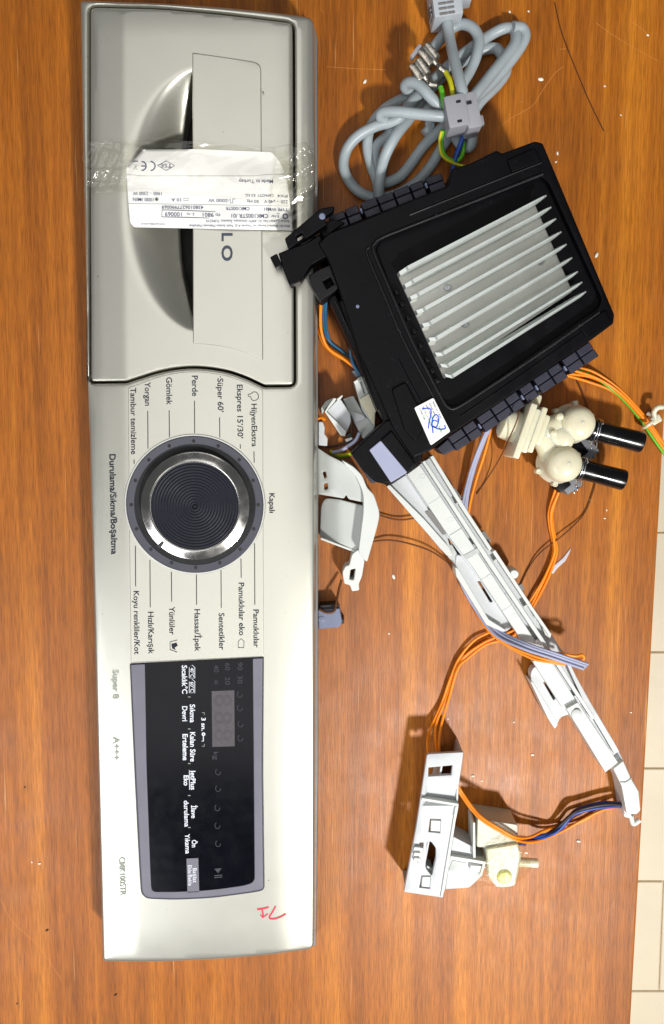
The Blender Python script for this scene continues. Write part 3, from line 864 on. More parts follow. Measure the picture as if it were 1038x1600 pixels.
# ================================================================== black power module with heat sink
def build_module():
    R = thing('power_module', 'black plastic electronics housing with an aluminium finned heat sink', 'power module', P(740, 470, 0.0))
    T = 0.050
    hp = rounded([(497, 380), (514, 364), (560, 347), (640, 315), (700, 291), (706, 264), (734, 256), (776, 235), (784, 240), (836, 221), (848, 224),
          (960, 492), (958, 506), (927, 529), (820, 602), (706, 678), (676, 702), (646, 716), (614, 668), (590, 612), (560, 548), (536, 470), (512, 405)], 3, 3)
    rec = rounded([(588, 388), (597, 374), (846, 276), (856, 284), (940, 466), (936, 480), (722, 631), (703, 634), (692, 622), (640, 520)], 6, 4)
    hs = slab('housing', hp, T, 0.0, 'black_abs', R, holes=[rec], bev=2.2)
    slab('recess_floor', offset(rec, -1.5), 0.0445, 0.040, 'black_abs', hs, bev=0)
    # raised rim round the recess and ribs on the cover
    tube('rim', [(848, 272, T), (740, 315, T), (640, 354, T), (598, 371, T), (586, 380, T), (584, 392, T), (604, 440, T), (640, 524, T), (668, 580, T), (690, 622, T), (700, 636, T), (714, 637, T), (760, 608, T), (850, 548, T), (936, 488, T)], 0.0011, 'black_grain', hs, 8, 6)
    tube('rim', [(577, 386, T), (574, 398, T), (600, 460, T), (630, 530, T), (668, 602, T), (688, 640, T)], 0.0009, 'black_grain', hs, 8, 6)
    tube('seam_rib', [(640, 336, T), (700, 312, T), (790, 276, T), (846, 254, T)], 0.0006, 'black_abs', hs, 6, 4)
    tube('seam_rib', [(720, 650, T), (800, 596, T), (880, 540, T), (944, 494, T)], 0.0006, 'black_abs', hs, 6, 4)
    slab('cover_step', rounded([(792, 250), (836, 231), (846, 252), (800, 270)], 3), T + 0.0016, T - 0.001, 'black_abs', hs, bev=1.5)
    slab('cover_step', rounded([(906, 512), (946, 484), (955, 500), (916, 528)], 3), T + 0.0012, T - 0.001, 'black_abs', hs, bev=1.5)
    slab('cover_step', rounded([(612, 608), (634, 596), (668, 660), (650, 690), (632, 672)], 5), T + 0.0016, T - 0.001, 'black_abs', hs, bev=1.8)
    tube('seam_rib', [(622, 560, T), (640, 596, T), (668, 648, T), (680, 676, T)], 0.0007, 'black_abs', hs, 6, 4)
    tube('seam_rib', [(620, 628, T), (630, 650, T)], 0.0012, 'black_abs', hs, 6, 4)
    # heat sink
    zb, zt = 0.0478, 0.0560
    A, B, Cc, D = P(621.8, 430.7, zb), P(836, 319, zb), P(894.5, 455.8, zb), P(693.3, 590, zb)
    hk = slab('heat_sink', [(621.8, 430.7), (836, 319), (894.5, 455.8), (693.3, 590)], zb, 0.042, 'aluminium', R, bev=0.8)
    L0, R0, L8, R8 = P(635, 420, zt), P(855, 304.5, zt), P(706, 588.5, zt), P(917, 455, zt)
    for f in (0, .12, .24, .375, .505, .645, .79, .9, 1):
        a = L0.lerp(L8, f); b = R0.lerp(R8, f)
        a0 = A.lerp(D, f * 0.985 + 0.004); b0 = b.copy(); b0.z = zb
        d = (b - a).normalized(); n = Vector((-d.y, d.x, 0))
        b1 = b - d * 0.003
        # profile of the fin seen from its side: sloping ends
        side = [(a0, zb - 0.001), (b - d * 0.0075, zb - 0.001), (b - d * 0.004, zb + 0.006), (b, zt - 0.0012), (b - d * 0.002, zt), (a + d * 0.0012, zt), (a, zt - 0.0015), (a0 + d * 0.0006, zb + 0.006)]
        v, fc = [], []
        for s in (-1, 1):
            for q, z in side:
                th = 0.0011 if z > zt - 0.004 else 0.0014
                if (Vector((q.x, q.y, 0)) - Vector((b.x, b.y, 0))).length < 0.0025: th *= 0.35
                w = q + n * s * th
                v.append(Vector((w.x, w.y, z)))
        k = len(side)
        fc.append(tuple(range(k))); fc.append(tuple(range(2 * k - 1, k - 1, -1)))
        for j in range(k): fc.append((j, (j + 1) % k, k + (j + 1) % k, k + j))
        link('fin', v, fc, 'alu_fin', hk, True, 30)
        # black spacer behind each fin's foot
        w = a0 - d * 0.0042
        if f > 0.02: box('spacer', (w.x, w.y, 0.0465), (0.0032, 0.003, 0.006), 'black_abs', hs, math.atan2(d.y, d.x), 0.0006)
    for x, y in ((699, 450), (843.5, 409.5), (726, 507.5)):
        cl = lathe('clip_screw', P(x, y, zb), [(0.0023, -0.0005), (0.0023, 0.0008), (0.0019, 0.0012), (0.0011, 0.0012), (0.0011, 0.0004), (0, 0.0004)], 'steel', hk, 20, squash=0.75)
    # rows of dark connector blocks on the two long flanks
    def row(a, b, w, n, z, side, gaps, parent):
        a = Vector(a); b = Vector(b); d = (b - a); L = d.length / n; d.normalize(); nn = Vector((-d.y, d.x)) * side
        for i in range(n):
            for j in range(2):
                g = 1.6 if i not in gaps else 6.0
                s0, s1 = i * L + 0.4, (i + 1) * L - g
                t0, t1 = j * w / 2, (j + 1) * w / 2 - 0.8
                jit = (i * 37 % 5) * 0.25
                q = [a + d * s0 + nn * t0, a + d * s1 + nn * t0, a + d * s1 + nn * (t1 + jit * j), a + d * s0 + nn * (t1 + jit * j)]
                slab('connector_block', rounded([tuple(p) for p in q], 1.0, 2), z - j * 0.005, 0.006, 'conn_purple', parent, bev=1.3)
            if i in gaps:
                c = a + d * ((i + 1) * L - 3.2) + nn * (w * 0.5)
                p = P(c.x, c.y, z - 0.002)
                wd = P((c + d).x, (c + d).y, z - 0.002) - p
                box('latch', p, (0.0010, w * 0.3 * MM, 0.004), 'wire_grey' if False else 'conn_blue', parent, math.atan2(wd.y, wd.x), 0.0003)
    row((700, 683), (922, 533), 27, 10, 0.037, 1, (1, 4, 5, 7), R)
    row((522, 361), (699, 292), 25, 7, 0.041, -1, (1, 5), R)
    slab('connector_block', rounded([(683, 700), (700, 686), (712, 702), (694, 711)], 2), 0.03, 0.0, 'conn_purple', R, bev=1.5)
    # mounting arm reaching over the silver panel
    arm = slab('mounting_arm', rounded([(435, 396), (462, 385), (480, 379), (500, 366), (512, 400), (487, 414), (470, 440), (453, 447), (444, 424)], 2, 2), 0.049, 0.0385, 'black_abs', R, bev=1.8)
    slab('arm_tip', rounded([(422, 402), (433, 396), (441, 414), (431, 419)], 2, 2), 0.0465, 0.039, 'black_abs', arm, bev=1.5)
    slab('arm_lever', rounded([(445, 373), (470, 352), (501, 326), (523, 322), (521, 330), (506, 340), (512, 350), (484, 369), (451, 389)], 2, 2), 0.052, 0.044, 'black_abs', arm, holes=[rounded([(462, 370), (471, 364), (475, 372), (466, 377)], 1)], bev=1.5)
    lathe('arm_pin', P(503.5, 338, 0.052), [(0.0018, -0.004), (0.0018, 0.0006), (0.0012, 0.0011), (0, 0.0011)], 'conn_blue', arm, 16)
    slab('arm_web', rounded([(498, 352), (520, 342), (540, 348), (506, 372)], 3, 2), 0.043, 0.02, 'black_abs', R, bev=1.5)
    lug = slab('mounting_lug', rounded([(482, 431), (500, 420), (521, 411), (536, 444), (520, 458), (501, 471), (489, 452)], 3, 3), 0.046, 0.012, 'black_grain', R, holes=[[(505, 440), (516, 433), (522, 444), (511, 451)]], bev=1.8)
    slab('lug_pocket', [(500, 434), (520, 426), (528, 448), (508, 458)], 0.034, 0.03, 'gap_black', lug, bev=0)
    # stepped flank on the panel's side
    slab('flank_rail', rounded([(514, 466), (524, 459), (548, 510), (575, 572), (598, 632), (590, 642), (566, 582), (540, 522)], 3, 3), 0.040, 0.006, 'black_abs', R, bev=1.6)
    slab('flank_step', rounded([(530, 470), (540, 466), (580, 560), (606, 616), (640, 690), (620, 700), (592, 640)], 3, 3), 0.0455, 0.006, 'black_abs', R, bev=1.6)
    tube('flank_bead', [(524, 470, 0.0405), (550, 526, 0.0405), (572, 578, 0.0405)], 0.0008, 'black_grain', R, 6, 5)
    lathe('flank_stud', P(559, 479, T), [(0.001, -0.001), (0.001, 0.0004), (0, 0.0006)], 'conn_blue', R, 12)
    # lower clip gripping the white rail; its highlight is painted as a pale plate
    cl = slab('rail_clip', rounded([(549, 708), (588, 670), (606, 655), (628, 660), (662, 712), (653, 726), (636, 740), (604, 757), (586, 753), (566, 734)], 4, 3), 0.047, 0.003, 'black_abs', R, bev=2.4)
    slab('clip_highlight', rounded([(577, 703), (595, 688), (637, 738), (611, 754)], 2, 2), 0.0482, 0.045, 'wire_grey', cl, bev=1.2)
    slab('clip_cheek', rounded([(595, 687), (612, 672), (650, 724), (637, 738)], 2, 2), 0.0488, 0.045, 'black_abs', cl, bev=2.0)
    slab('clip_edge', rounded([(548, 709), (556, 703), (592, 748), (586, 755), (580, 755)], 3, 2), 0.034, 0.0, 'conn_purple', cl, bev=2.0)
    # sticker
    st = slab('sticker', rounded([(647.5, 637), (677.5, 621.5), (704, 674), (673.5, 696)], 2.5, 3), T + 0.0021, T - 0.0005, 'paper', R, bev=0.3)
    zs = T + 0.0021
    def sp(u, v): # u along the short side (0..1), v along the long side
        a = Vector((647.5, 637)).lerp(Vector((677.5, 621.5)), u); b = Vector((673.5, 696)).lerp(Vector((704, 674)), u)
        q = a.lerp(b, v); return (q.x, q.y)
    for i, (s, e) in enumerate((('9000 571 839', .8), ('5560 003 774', .85), ('EPW 65216', .6), ('06.10.17 124291', .9), ('CMK100', .5))):
        u = 0.86 - i * 0.17
        text(s, sp(u, 0.08), sp(u, 0.08 + 0.62 * e), 2.3, zs, 'ink_line', st, Vector(sp(1, .5)) - Vector(sp(0, .5)), 0.0)
    text('Sr 6c', sp(0.62, 0.72), sp(0.62, 0.9), 2.6, zs, 'ink_line', st, Vector(sp(1, .5)) - Vector(sp(0, .5)))
    for pts in ([(0.3, .12), (0.62, .2), (0.6, .32), (0.34, .5), (0.2, .62)], [(0.3, .78), (0.5, .5), (0.75, .42), (0.8, .55), (0.55, .7), (0.4, .62), (0.6, .78), (0.85, .86), (0.9, .78)], [(0.35, .6), (0.55, .52), (0.7, .6)]):
        stroke('pen_scribble', catmull2([sp(u, v) for u, v in pts]), 1.8, zs, 'blue_pen', st, 0.0002 + 0.00002 * len(pts))
build_module()

# ================================================================== mains cord
def build_cord():
    R = thing('mains_cable', 'coiled grey mains cable with moulded plug and square strain relief', 'cable', P(690, 190, 0.0))
    def z1(l): return [(510 + x / 3.053, y / 3.053, z) for x, y, z in l]
    r = 0.0033
    c1 = z1([(575, 95, .014), (590, 190, .017), (612, 290, .026), (640, 400, .032), (662, 480, .031), (690, 560, .022), (700, 630, .014), (685, 700, .008), (640, 690, .006), (600, 640, .004), (560, 690, .004), (500, 790, .004),
             (430, 870, .004), (330, 930, .004), (230, 945, .004), (140, 900, .005), (85, 810, .006), (95, 720, .008), (150, 650, .011), (240, 600, .013), (330, 575, .017), (390, 510, .019), (470, 420, .015), (600, 300, .010), (690, 230, .008),
             (770, 175, .006), (850, 135, .007), (900, 145, .009), (898, 210, .012), (840, 290, .015), (760, 390, .017), (690, 480, .017), (660, 560, .015)])
    c2 = z1([(592, 556, .027), (520, 552, .0285), (430, 543, .028), (340, 533, .026), (275, 535, .022), (262, 560, .018), (320, 590, .010), (300, 640, .0045), (240, 700, .004), (232, 790, .004), (262, 870, .004), (340, 850, .004), (390, 800, .004), (470, 690, .0045), (560, 600, .006), (640, 500, .010), (740, 440, .012),
             (830, 350, .012), (910, 250, .011), (948, 180, .010), (935, 135, .010), (890, 128, .012)])
    c3 = z1([(545, 515, .024), (490, 455, .027), (440, 405, .026), (395, 393, .023), (378, 418, .018), (420, 450, .012), (370, 470, .009), (280, 520, .0065), (215, 600, .0055), (196, 690, .005), (215, 790, .0045), (240, 860, .0045), (252, 940, .0045)])
    c4 = z1([(250, 940, .010), (255, 860, .013), (275, 760, .015), (330, 650, .018), (400, 560, .0125), (460, 470, .0095), (560, 360, .006), (640, 300, .004), (720, 250, .0035), (800, 230, .004), (835, 260, .0045), (860, 330, .005), (820, 400, .0055), (740, 480, .006), (700, 540, .007)])
    c5 = z1([(505, 240, .006), (550, 180, .007), (600, 135, .008), (650, 115, .010), (700, 135, .013), (728, 190, .015), (715, 270, .018), (685, 340, .019), (650, 400, .020), (630, 470, .017)])
    c6 = z1([(505, 242, .0055), (470, 310, .0045), (440, 400, .0035), (480, 480, .0035), (495, 600, .004), (470, 640, .004)])
    for c in (c1, c2, c3, c4, c5, c6): tube('cord', c, r, 'cord_grey', R, 12, 7)
    # plug, partly out of the picture
    def at(x, y, z): return P(510 + x / 3.053, y / 3.053, z)
    ang = math.radians(8)
    pc = at(560, -10, 0.012)
    pl = box('plug', pc, (0.0175, 0.030, 0.021), 'plug_grey', R, ang, 0.0015)
    box('plug_collar', at(569, 78, 0.012), (0.0155, 0.0085, 0.019), 'plug_grey', pl, ang, 0.0014, taper=0.96)
    for k in range(3):
        box('plug_groove', at(598 - k * 3, 60 - 24 * k, 0.0224), (0.0038, 0.0011, 0.0016), 'side_dark', pl, ang, 0.0002)
        box('plug_groove', at(560 - k * 3, 66 - 24 * k, 0.0224), (0.0048, 0.0011, 0.0016), 'side_dark', pl, ang, 0.0002)
        box('plug_groove', at(498 - k * 4, 88 - 22 * k, 0.014), (0.0012, 0.0013, 0.010), 'side_dark', pl, ang, 0.0002)
    box('plug_wing', at(648, -2, 0.014), (0.010, 0.006, 0.012), 'plug_grey', pl, ang, 0.0012)
    # strain relief: two grey blocks with a waist
    an = math.radians(12)
    sr = box('strain_relief', at(612, 555, 0.027), (0.0125, 0.0185, 0.019), 'relief_grey', R, an, 0.0016)
    box('relief_flange', at(684, 552, 0.026), (0.0085, 0.0205, 0.019), 'relief_grey', sr, an, 0.0014)
    box('relief_neck', at(655, 553, 0.025), (0.006, 0.016, 0.015), 'side_dark', sr, an, 0.0008)
    for x, y in ((630, 485), (636, 578), (682, 490)):
        box('relief_slot', at(x, y, 0.0362), (0.0028, 0.0016, 0.0009), 'dot_black', sr, an, 0.0002)
    box('relief_tab', at(728, 585, 0.02), (0.005, 0.006, 0.008), 'relief_grey', sr, an, 0.0012)
    # earth wires and crimped tab terminals
    tube('earth_wire', z1([(545, 415, .029), (555, 450, .030), (560, 495, .029), (566, 560, .022)]), 0.0016, 'wire_green', R, 8, 6)
    tube('earth_wire', z1([(570, 345, .026), (590, 385, .029), (602, 440, .030), (604, 500, .028)]), 0.0015, 'wire_yellow', R, 8, 6)
    tube('earth_wire', z1([(556, 620, .022), (548, 670, .018), (560, 735, .014), (600, 768, .012), (640, 755, .011), (655, 710, .011), (650, 660, .016)]), 0.0014, 'wire_green', R, 8, 6)
    tube('earth_wire', z1([(550, 625, .023), (541, 675, .019), (553, 740, .015), (598, 774, .013), (645, 790, .012), (690, 800, .016)]), 0.0009, 'wire_yellow', R, 8, 6)
    tube('blue_wire', z1([(660, 640, .018), (640, 690, .014), (615, 760, .012), (600, 830, .010)]), 0.0016, 'wire_blue', R, 8, 6)
    def terminal(x, y, ang_, col, tx, ty):
        c = at(x, y, 0.027)
        t = box('terminal', c, (0.0092, 0.0108, 0.0042), 'tin', R, ang_, 0.0010)
        Rz = Matrix.Rotation(ang_, 3, 'Z')
        w = c + Rz @ Vector((0.0028, 0.0004, 0.0020)); box('terminal_fold', w, (0.0030, 0.0098, 0.0010), 'tin', t, ang_, 0.0004)
        w = c + Rz @ Vector((-0.0024, 0.0004, 0.0020)); box('terminal_fold', w, (0.0038, 0.0098, 0.0012), 'tin', t, ang_, 0.0005)
        w = c + Rz @ Vector((0.0004, 0.0, 0.0021)); box('terminal_slot', w, (0.0007, 0.0085, 0.0003), 'side_dark', t, ang_, 0.0)
        tube('crimp', [tuple(c + Rz @ Vector((0, -0.0045, 0))), tuple(c + Rz @ Vector((0, -0.0075, 0))), tuple(c + Rz @ Vector((0, -0.0105, 0.0008))), tuple(at(tx, ty, .028))], [0.0022, 0.0021, 0.0018, 0.0016, 0.0015, 0.0015, 0.0017, 0.0019, 0.0018, 0.0017, 0.0017, 0.0017, 0.0017], 'tin', t, 10, 4, px=False)
    terminal(446, 335, math.radians(38), 'wire_green', 528, 408)
    terminal(488, 262, math.radians(42), 'wire_yellow', 566, 342)
    box('terminal_shroud', at(426, 252, .026), (0.0022, 0.0085, 0.006), 'relief_grey', R, math.radians(-38), 0.0005)
build_cord()

# ================================================================== inlet valve
def build_valve():
    R = thing('inlet_valve', 'cream plastic double water inlet valve with two black hose stubs', 'valve', P(868, 695, 0.0))
    px = 0.000405
    ax = Vector((1, -0.33, 0)).normalized()
    n = Vector((-ax.y, ax.x, 0))
    rot = Matrix((ax, n, Vector((0, 0, 1)))).transposed()
    def at(x, y, z): return P(760 + x / 3.734, 540 + y / 3.734, z)
    c = 0.021
    lathe('inlet_cap', at(140, 465, c), [(0.0, -0.007), (0.0065, -0.0066), (0.0092, -0.005), (0.0098, -0.001), (0.0098, 0.006), (0.007, 0.008)], 'cream_abs', R, 32, ax)
    fl = box('flange', at(196, 498, c), (0.0042, 0.0345, 0.030), 'cream_abs', R, rot, 0.0012)
    box('flange_rib', at(234, 497, c), (0.0042, 0.0275, 0.026), 'cream_abs', fl, rot, 0.0014)
    box('flange_rib', at(270, 492, c), (0.0036, 0.0285, 0.027), 'cream_abs', fl, rot, 0.0012)
    box('flange_rib', at(305, 492, c), (0.0050, 0.0195, 0.020), 'cream_abs', fl, rot, 0.0020)
    box('flange_ear', at(276, 330, 0.016), (0.0075, 0.011, 0.008), 'cream_abs', fl, rot, 0.0024)
    lathe('manifold', at(300, 490, c), [(0.0075, 0.0), (0.0082, 0.003), (0.0076, 0.007), (0.0092, 0.011), (0.0112, 0.016), (0.0095, 0.021), (0.004, 0.023)], 'cream_abs', R, 32, ax, angle=60)
    def dome(x, y, r, z):
        p = at(x, y, 0)
        d = lathe('valve_chamber', p, [(r * 1.0, 0.010), (r * 1.14, 0.0105), (r * 1.16, 0.0135), (r * 1.05, 0.015), (r * 0.99, z - r * 0.75), (r * 0.96, z - r * 0.5), (r * 0.86, z - r * 0.26), (r * 0.66, z - r * 0.1), (r * 0.4, z - r * 0.02), (0, z)], 'cream_abs', R, 40, angle=50)
        lathe('solenoid_coil', p, [(r * 0.9, 0.0005), (r * 0.94, 0.002), (r * 0.94, 0.0105), (r * 0.6, 0.0105)], 'black_abs', d, 28)
        return d
    d1 = dome(462, 456, 0.0110, 0.034)
    d2 = dome(382, 680, 0.0114, 0.0355)
    for d_, x, y, r in ((d1, 462, 456, 0.0110), (d2, 382, 680, 0.0114)):
        p = at(x, y, 0)
        lathe('mould_seam', p, [(r * 1.0, 0.0200), (r * 1.035, 0.0204), (r * 1.035, 0.0212), (r * 0.99, 0.0216)], 'cream_abs', d_, 40, caps=False)
        for k in range(6):
            a = k * math.pi / 3 + 0.4
            lathe('screw_boss', p + Vector((math.cos(a) * r * 1.17, math.sin(a) * r * 1.17, 0.0)), [(0.0017, 0.0095), (0.0017, 0.0165), (0.0012, 0.0168), (0.0010, 0.0162), (0, 0.0162)], 'cream_abs', d_, 12)
        lathe('gate_mark', p + Vector((0.0012, 0.0008, 0.0338 if d_ is d1 else 0.0353)), [(0.0009, -0.001), (0.0009, 0.0002), (0.0005, 0.0004), (0, 0.0004)], 'cream_abs', d_, 12)
    for x, y, s in ((432, 415, .0024), (396, 512, .0022)):
        lathe('moulding_pip', at(x, y, 0.0315 if s > .0023 else 0.0315), [(s, -0.004), (s * 0.9, 0.0), (s * 0.5, 0.0008), (0, 0.001)], 'cream_abs', d1, 16)
    tube('branch', [tuple(at(330, 520, c)), tuple(at(365, 590, c)), tuple(at(385, 660, c))], 0.0078, 'cream_abs', R, 20, 6, px=False)
    tube('branch', [tuple(at(330, 510, c)), tuple(at(400, 480, c)), tuple(at(460, 455, c))], 0.0082, 'cream_abs', R, 20, 6, px=False)
    for (x0, y0, x1, y1, dm, cx) in ((470, 452, 905, 565, d1, 0.27), (390, 676, 800, 785, d2, 0.33)):
        a = at(x0, y0, 0.0235); b = at(x1, y1, 0.0215)
        ln = (b - a).length; d = (b - a).normalized()
        nz = lathe('nozzle', a, [(0.0086, 0.004), (0.0082, 0.010), (0.0066, 0.014), (0.0062, 0.018)], 'cream_abs', dm, 28, d)
        s = ln * 0.285
        hs = lathe('hose', a, [(0.0040, s + 0.002), (0.0044, s), (0.0068, s), (0.0071, s + 0.001), (0.0068, s + 0.004), (0.0065, s + 0.007), (0.0063, ln * 0.7), (0.0065, ln * 0.9), (0.0066, ln - 0.001), (0.0064, ln), (0.0049, ln), (0.0046, ln - 0.001), (0.0036, ln - 0.012)], 'hose_black', R, 28, d, angle=45)
        lathe('hose_bore', a, [(0.0037, ln - 0.012), (0, ln - 0.012)], 'gap_black', hs, 20, d)
        # spring wire clamp: two turns and folded ears
        q = Vector((0, 0, 1)).rotation_difference(d)
        pts = []
        for i in range(46):
            t = i / 45
            an = t * 4 * math.pi + 2.2
            pts.append(a + q @ Vector((math.cos(an) * 0.0074, math.sin(an) * 0.0074, s + 0.0035 + t * 0.0028)))
        v, f = tube_data(pts, 0.00045, 6)
        sp = link('spring_clamp', v, f, 'steel', R, True, 60)
        e = a + d * (s + 0.004)
        side = Vector((-d.y, d.x, 0)) * -1
        ear = [e + side * 0.006 + Vector((0, 0, .002)), e + side * 0.0105 + Vector((0, 0, .003)), e + side * 0.0118 + d * 0.0016 + Vector((0, 0, .003)), e + side * 0.0105 + d * 0.0034 + Vector((0, 0, .003)), e + side * 0.006 + d * 0.003 + Vector((0, 0, .002))]
        v, f = tube_data(catmull(ear, 5), 0.00045, 6)
        link('clamp_ear', v, f, 'steel', sp, True, 60)
    # coil bodies below, with tab terminals
    for x, y in ((570, 600), (470, 790)):
        co = box('coil_block', at(x, y, 0.006), (0.0115, 0.013, 0.011), 'coil_grey', R, math.radians(38), 0.001)
        box('coil_label', at(x + 28, y + 26, 0.006), (0.0016, 0.007, 0.008), 'wire_teal', co, math.radians(38), 0.0003)
        for q in (-1, 1): box('coil_tab', at(x + 40 + q * 9, y + 44 - q * 9, 0.0035), (0.0008, 0.0052, 0.0030), 'tin', co, math.radians(38), 0.0001)
        box('coil_core', at(x - 46, y + 8, 0.0075), (0.009, 0.010, 0.012), 'black_abs', co, math.radians(38), 0.001)
build_valve()

# ================================================================== white cable duct (long rail)
def build_rail():
    R = thing('cable_duct', 'long white plastic cable duct lying diagonally from the black housing to the table edge', 'cable duct', P(800, 960, 0.0))
    zt = 0.020
    tray = slab('tray', rounded([(604, 758), (640, 736), (676, 712), (684, 724), (727, 795), (768, 858), (806, 912), (832, 950), (862, 992), (880, 1019), (898, 1060), (920, 1098), (966, 1172), (975, 1190), (958, 1203),
                         (940, 1190), (874, 1096), (831, 1031), (816, 1003), (760, 920), (700, 840), (690, 860), (655, 818)], 2, 2), 0.012, 0.006, 'white_cool', R, bev=1.0)
    # flat bright channel lid
    slab('lid', rounded([(636, 741), (656, 726), (760, 884), (838, 1003), (818, 1005), (740, 888), (700, 836)], 1.5, 2), zt, 0.010, 'white_abs', tray, bev=1.2)
    slab('lid', rounded([(832, 1033), (856, 1024), (904, 1100), (880, 1108)], 1.5, 2), zt - 0.001, 0.010, 'white_abs', tray, bev=1.2)
    slab('lid_bridge', rounded([(822, 1006), (846, 996), (856, 1012), (832, 1022)], 1.5, 2), zt - 0.004, 0.010, 'white_cool', tray, bev=1.0)
    slab('lid_bridge', rounded([(874, 1096), (904, 1084), (912, 1098), (885, 1110)], 1.5, 2), zt - 0.004, 0.010, 'white_cool', tray, bev=1.0)
    slab('lid_step', rounded([(724, 868), (746, 856), (750, 863), (729, 875)], 1, 2), zt + 0.0004, zt - 0.002, 'grey_white', tray, bev=0.5)
    # groove walls along the right side
    slab('side_wall', rounded([(660, 722), (664, 719), (768, 876), (846, 993), (862, 1017), (930, 1122), (925, 1124), (858, 1022), (842, 998), (762, 880)], 1, 2), zt + 0.0030, 0.008, 'white_abs', tray, bev=0.8)
    slab('side_wall', rounded([(672, 714), (677, 711), (728, 794), (769, 857), (765, 861), (722, 796)], 1, 2), zt + 0.0015, 0.006, 'white_abs', tray, bev=0.8)
    slab('side_wall', rounded([(769, 862), (774, 859), (833, 949), (862, 991), (858, 994), (826, 948)], 1, 2), zt + 0.0015, 0.006, 'white_abs', tray, bev=0.8)
    slab('side_wall', rounded([(878, 1020), (883, 1020), (901, 1058), (922, 1096), (960, 1160), (968, 1174), (960, 1178), (914, 1100), (896, 1062)], 1, 2), zt - 0.001, 0.006, 'white_cool', tray, bev=0.8)
    for x, y, w in ((706, 765, 20), (752, 832, 20), (810, 915, 10)):
        slab('wall_opening', rounded([(x, y), (x + 5, y - 3), (x + 5 + w * 0.55, y - 3 + w * 0.8), (x + w * 0.55, y + w * 0.8)], 1, 2), 0.0128, 0.010, 'side_dark', tray, bev=0.2)
    a0, a1 = Vector((671, 724)), Vector((848, 992))
    for k in (3, 8, 12):
        q = a0.lerp(a1, (k + 0.5) / 15)
        e = Vector((9, -5.5)) if 2 < k else Vector((6, -4))
        slab('cross_rib', [tuple(q), tuple(q + e), tuple(q + e + Vector((1.3, 2.0))), tuple(q + Vector((1.3, 2.0)))], 0.0165 + 0.001 * (k % 3 == 0), 0.010, 'white_abs', tray, bev=0.3)
    for f in (0.18, 0.36, 0.62, 0.8):
        q = Vector((646, 733)).lerp(Vector((829, 1004)), f)
        stroke('lid_joint', [tuple(q + Vector((-9, 6))), tuple(q + Vector((10, -6)))], 0.7, zt, 'side_dark' if f == 0.36 else 'grey_white', tray, 0.00015)
    for x, y in ((660, 745), (704, 812), (766, 902), (804, 962)):
        lathe('ejector_mark', P(x, y, zt), [(0.0017, -0.0002), (0.0017, 0.00012), (0.0014, 0.00016), (0.0013, 0.00002), (0, 0.00002)], 'white_abs', tray, 20)
    lathe('snap_peg', P(801, 895, 0.016), [(0.0032, -0.010), (0.0032, 0.004), (0.0024, 0.0052), (0, 0.0054)], 'white_abs', tray, 20)
    slab('wall_tooth', rounded([(828, 946), (842, 962), (846, 972), (836, 966)], 1, 2), 0.017, 0.006, 'white_abs', tray, bev=0.8)
    slab('wall_tooth', rounded([(846, 976), (862, 990), (860, 998), (852, 992)], 1, 2), 0.017, 0.006, 'white_abs', tray, bev=0.8)
    # cable wings on the left
    w1 = slab('wing', rounded([(606, 760), (634, 742), (700, 842), (706, 862), (690, 858), (660, 822)], 2, 2), 0.014, 0.002, 'white_cool', R, bev=1.0)
    slab('wing_lip', rounded([(604, 760), (609, 757), (664, 812), (702, 855), (708, 868), (698, 868), (658, 822)], 2, 2), 0.0185, 0.001, 'white_abs', w1, bev=0.8)
    slab('wing_notch', rounded([(664, 800), (672, 796), (698, 834), (692, 836)], 1, 2), 0.0145, 0.0125, 'side_dark', w1, bev=0.2)
    slab('wing_foot', rounded([(694, 856), (706, 850), (716, 868), (712, 884), (700, 870)], 2, 2), 0.010, 0.0, 'grey_white', w1, bev=0.8)
    w2 = slab('wing', rounded([(713, 866), (722, 868), (740, 886), (800, 980), (790, 988), (762, 972), (716, 900), (711, 884)], [8, 8, 4, 2, 3, 4, 6, 6], 4), 0.011, 0.003, 'white_cool', R, holes=[rounded([(746, 908), (750, 908), (770, 940), (766, 941)], 1, 2)], bev=1.2)
    slab('wing_lip', rounded([(711, 886), (716, 888), (764, 968), (790, 984), (790, 989), (760, 976), (713, 900)], 2, 3), 0.0165, 0.001, 'white_abs', w2, bev=0.8)
    w3 = slab('wing', rounded([(836, 1040), (846, 1046), (880, 1100), (890, 1116), (876, 1120), (868, 1138), (830, 1072), (829, 1050)], [6, 5, 3, 3, 8, 2, 6, 8], 4), 0.011, 0.003, 'white_cool', R, holes=[rounded([(849, 1066), (854, 1064), (869, 1090), (865, 1094)], 1, 2)], bev=1.2)
    slab('wing_lip', rounded([(828.5, 1064), (833, 1066), (866, 1120), (872, 1132), (867, 1139), (856, 1122)], 2, 2), 0.0165, 0.001, 'white_abs', w3, bev=0.8)
    # lower closed section with its round button, bent arm and hook
    e = slab('end_cover', rounded([(885, 1107), (903, 1097), (966, 1191), (946, 1207)], 1.5, 2), 0.022, 0.002, 'white_abs', R, bev=1.2)
    lathe('cover_button', P(901, 1116, 0.022), [(0.0034, -0.001), (0.0034, 0.0006), (0.0028, 0.001), (0.0, 0.0011)], 'white_abs', e, 28)
    tube('cover_groove', [(896, 1112, .0221), (899, 1107.5, .0221), (904, 1107.5, .0221), (908, 1112, .0221)], 0.00045, 'side_dark', e, 6, 5)
    a = slab('end_arm', rounded([(958, 1201), (974, 1188), (986, 1216), (998, 1236), (1001, 1266), (995, 1272), (979, 1272), (971, 1228)], 2, 3), 0.018, 0.0, 'white_abs', R, bev=1.6)
    tube('arm_seam', [(970, 1222, .0182), (978, 1222, .0182), (987, 1216, .0182)], 0.0005, 'grey_white', a, 6, 5)
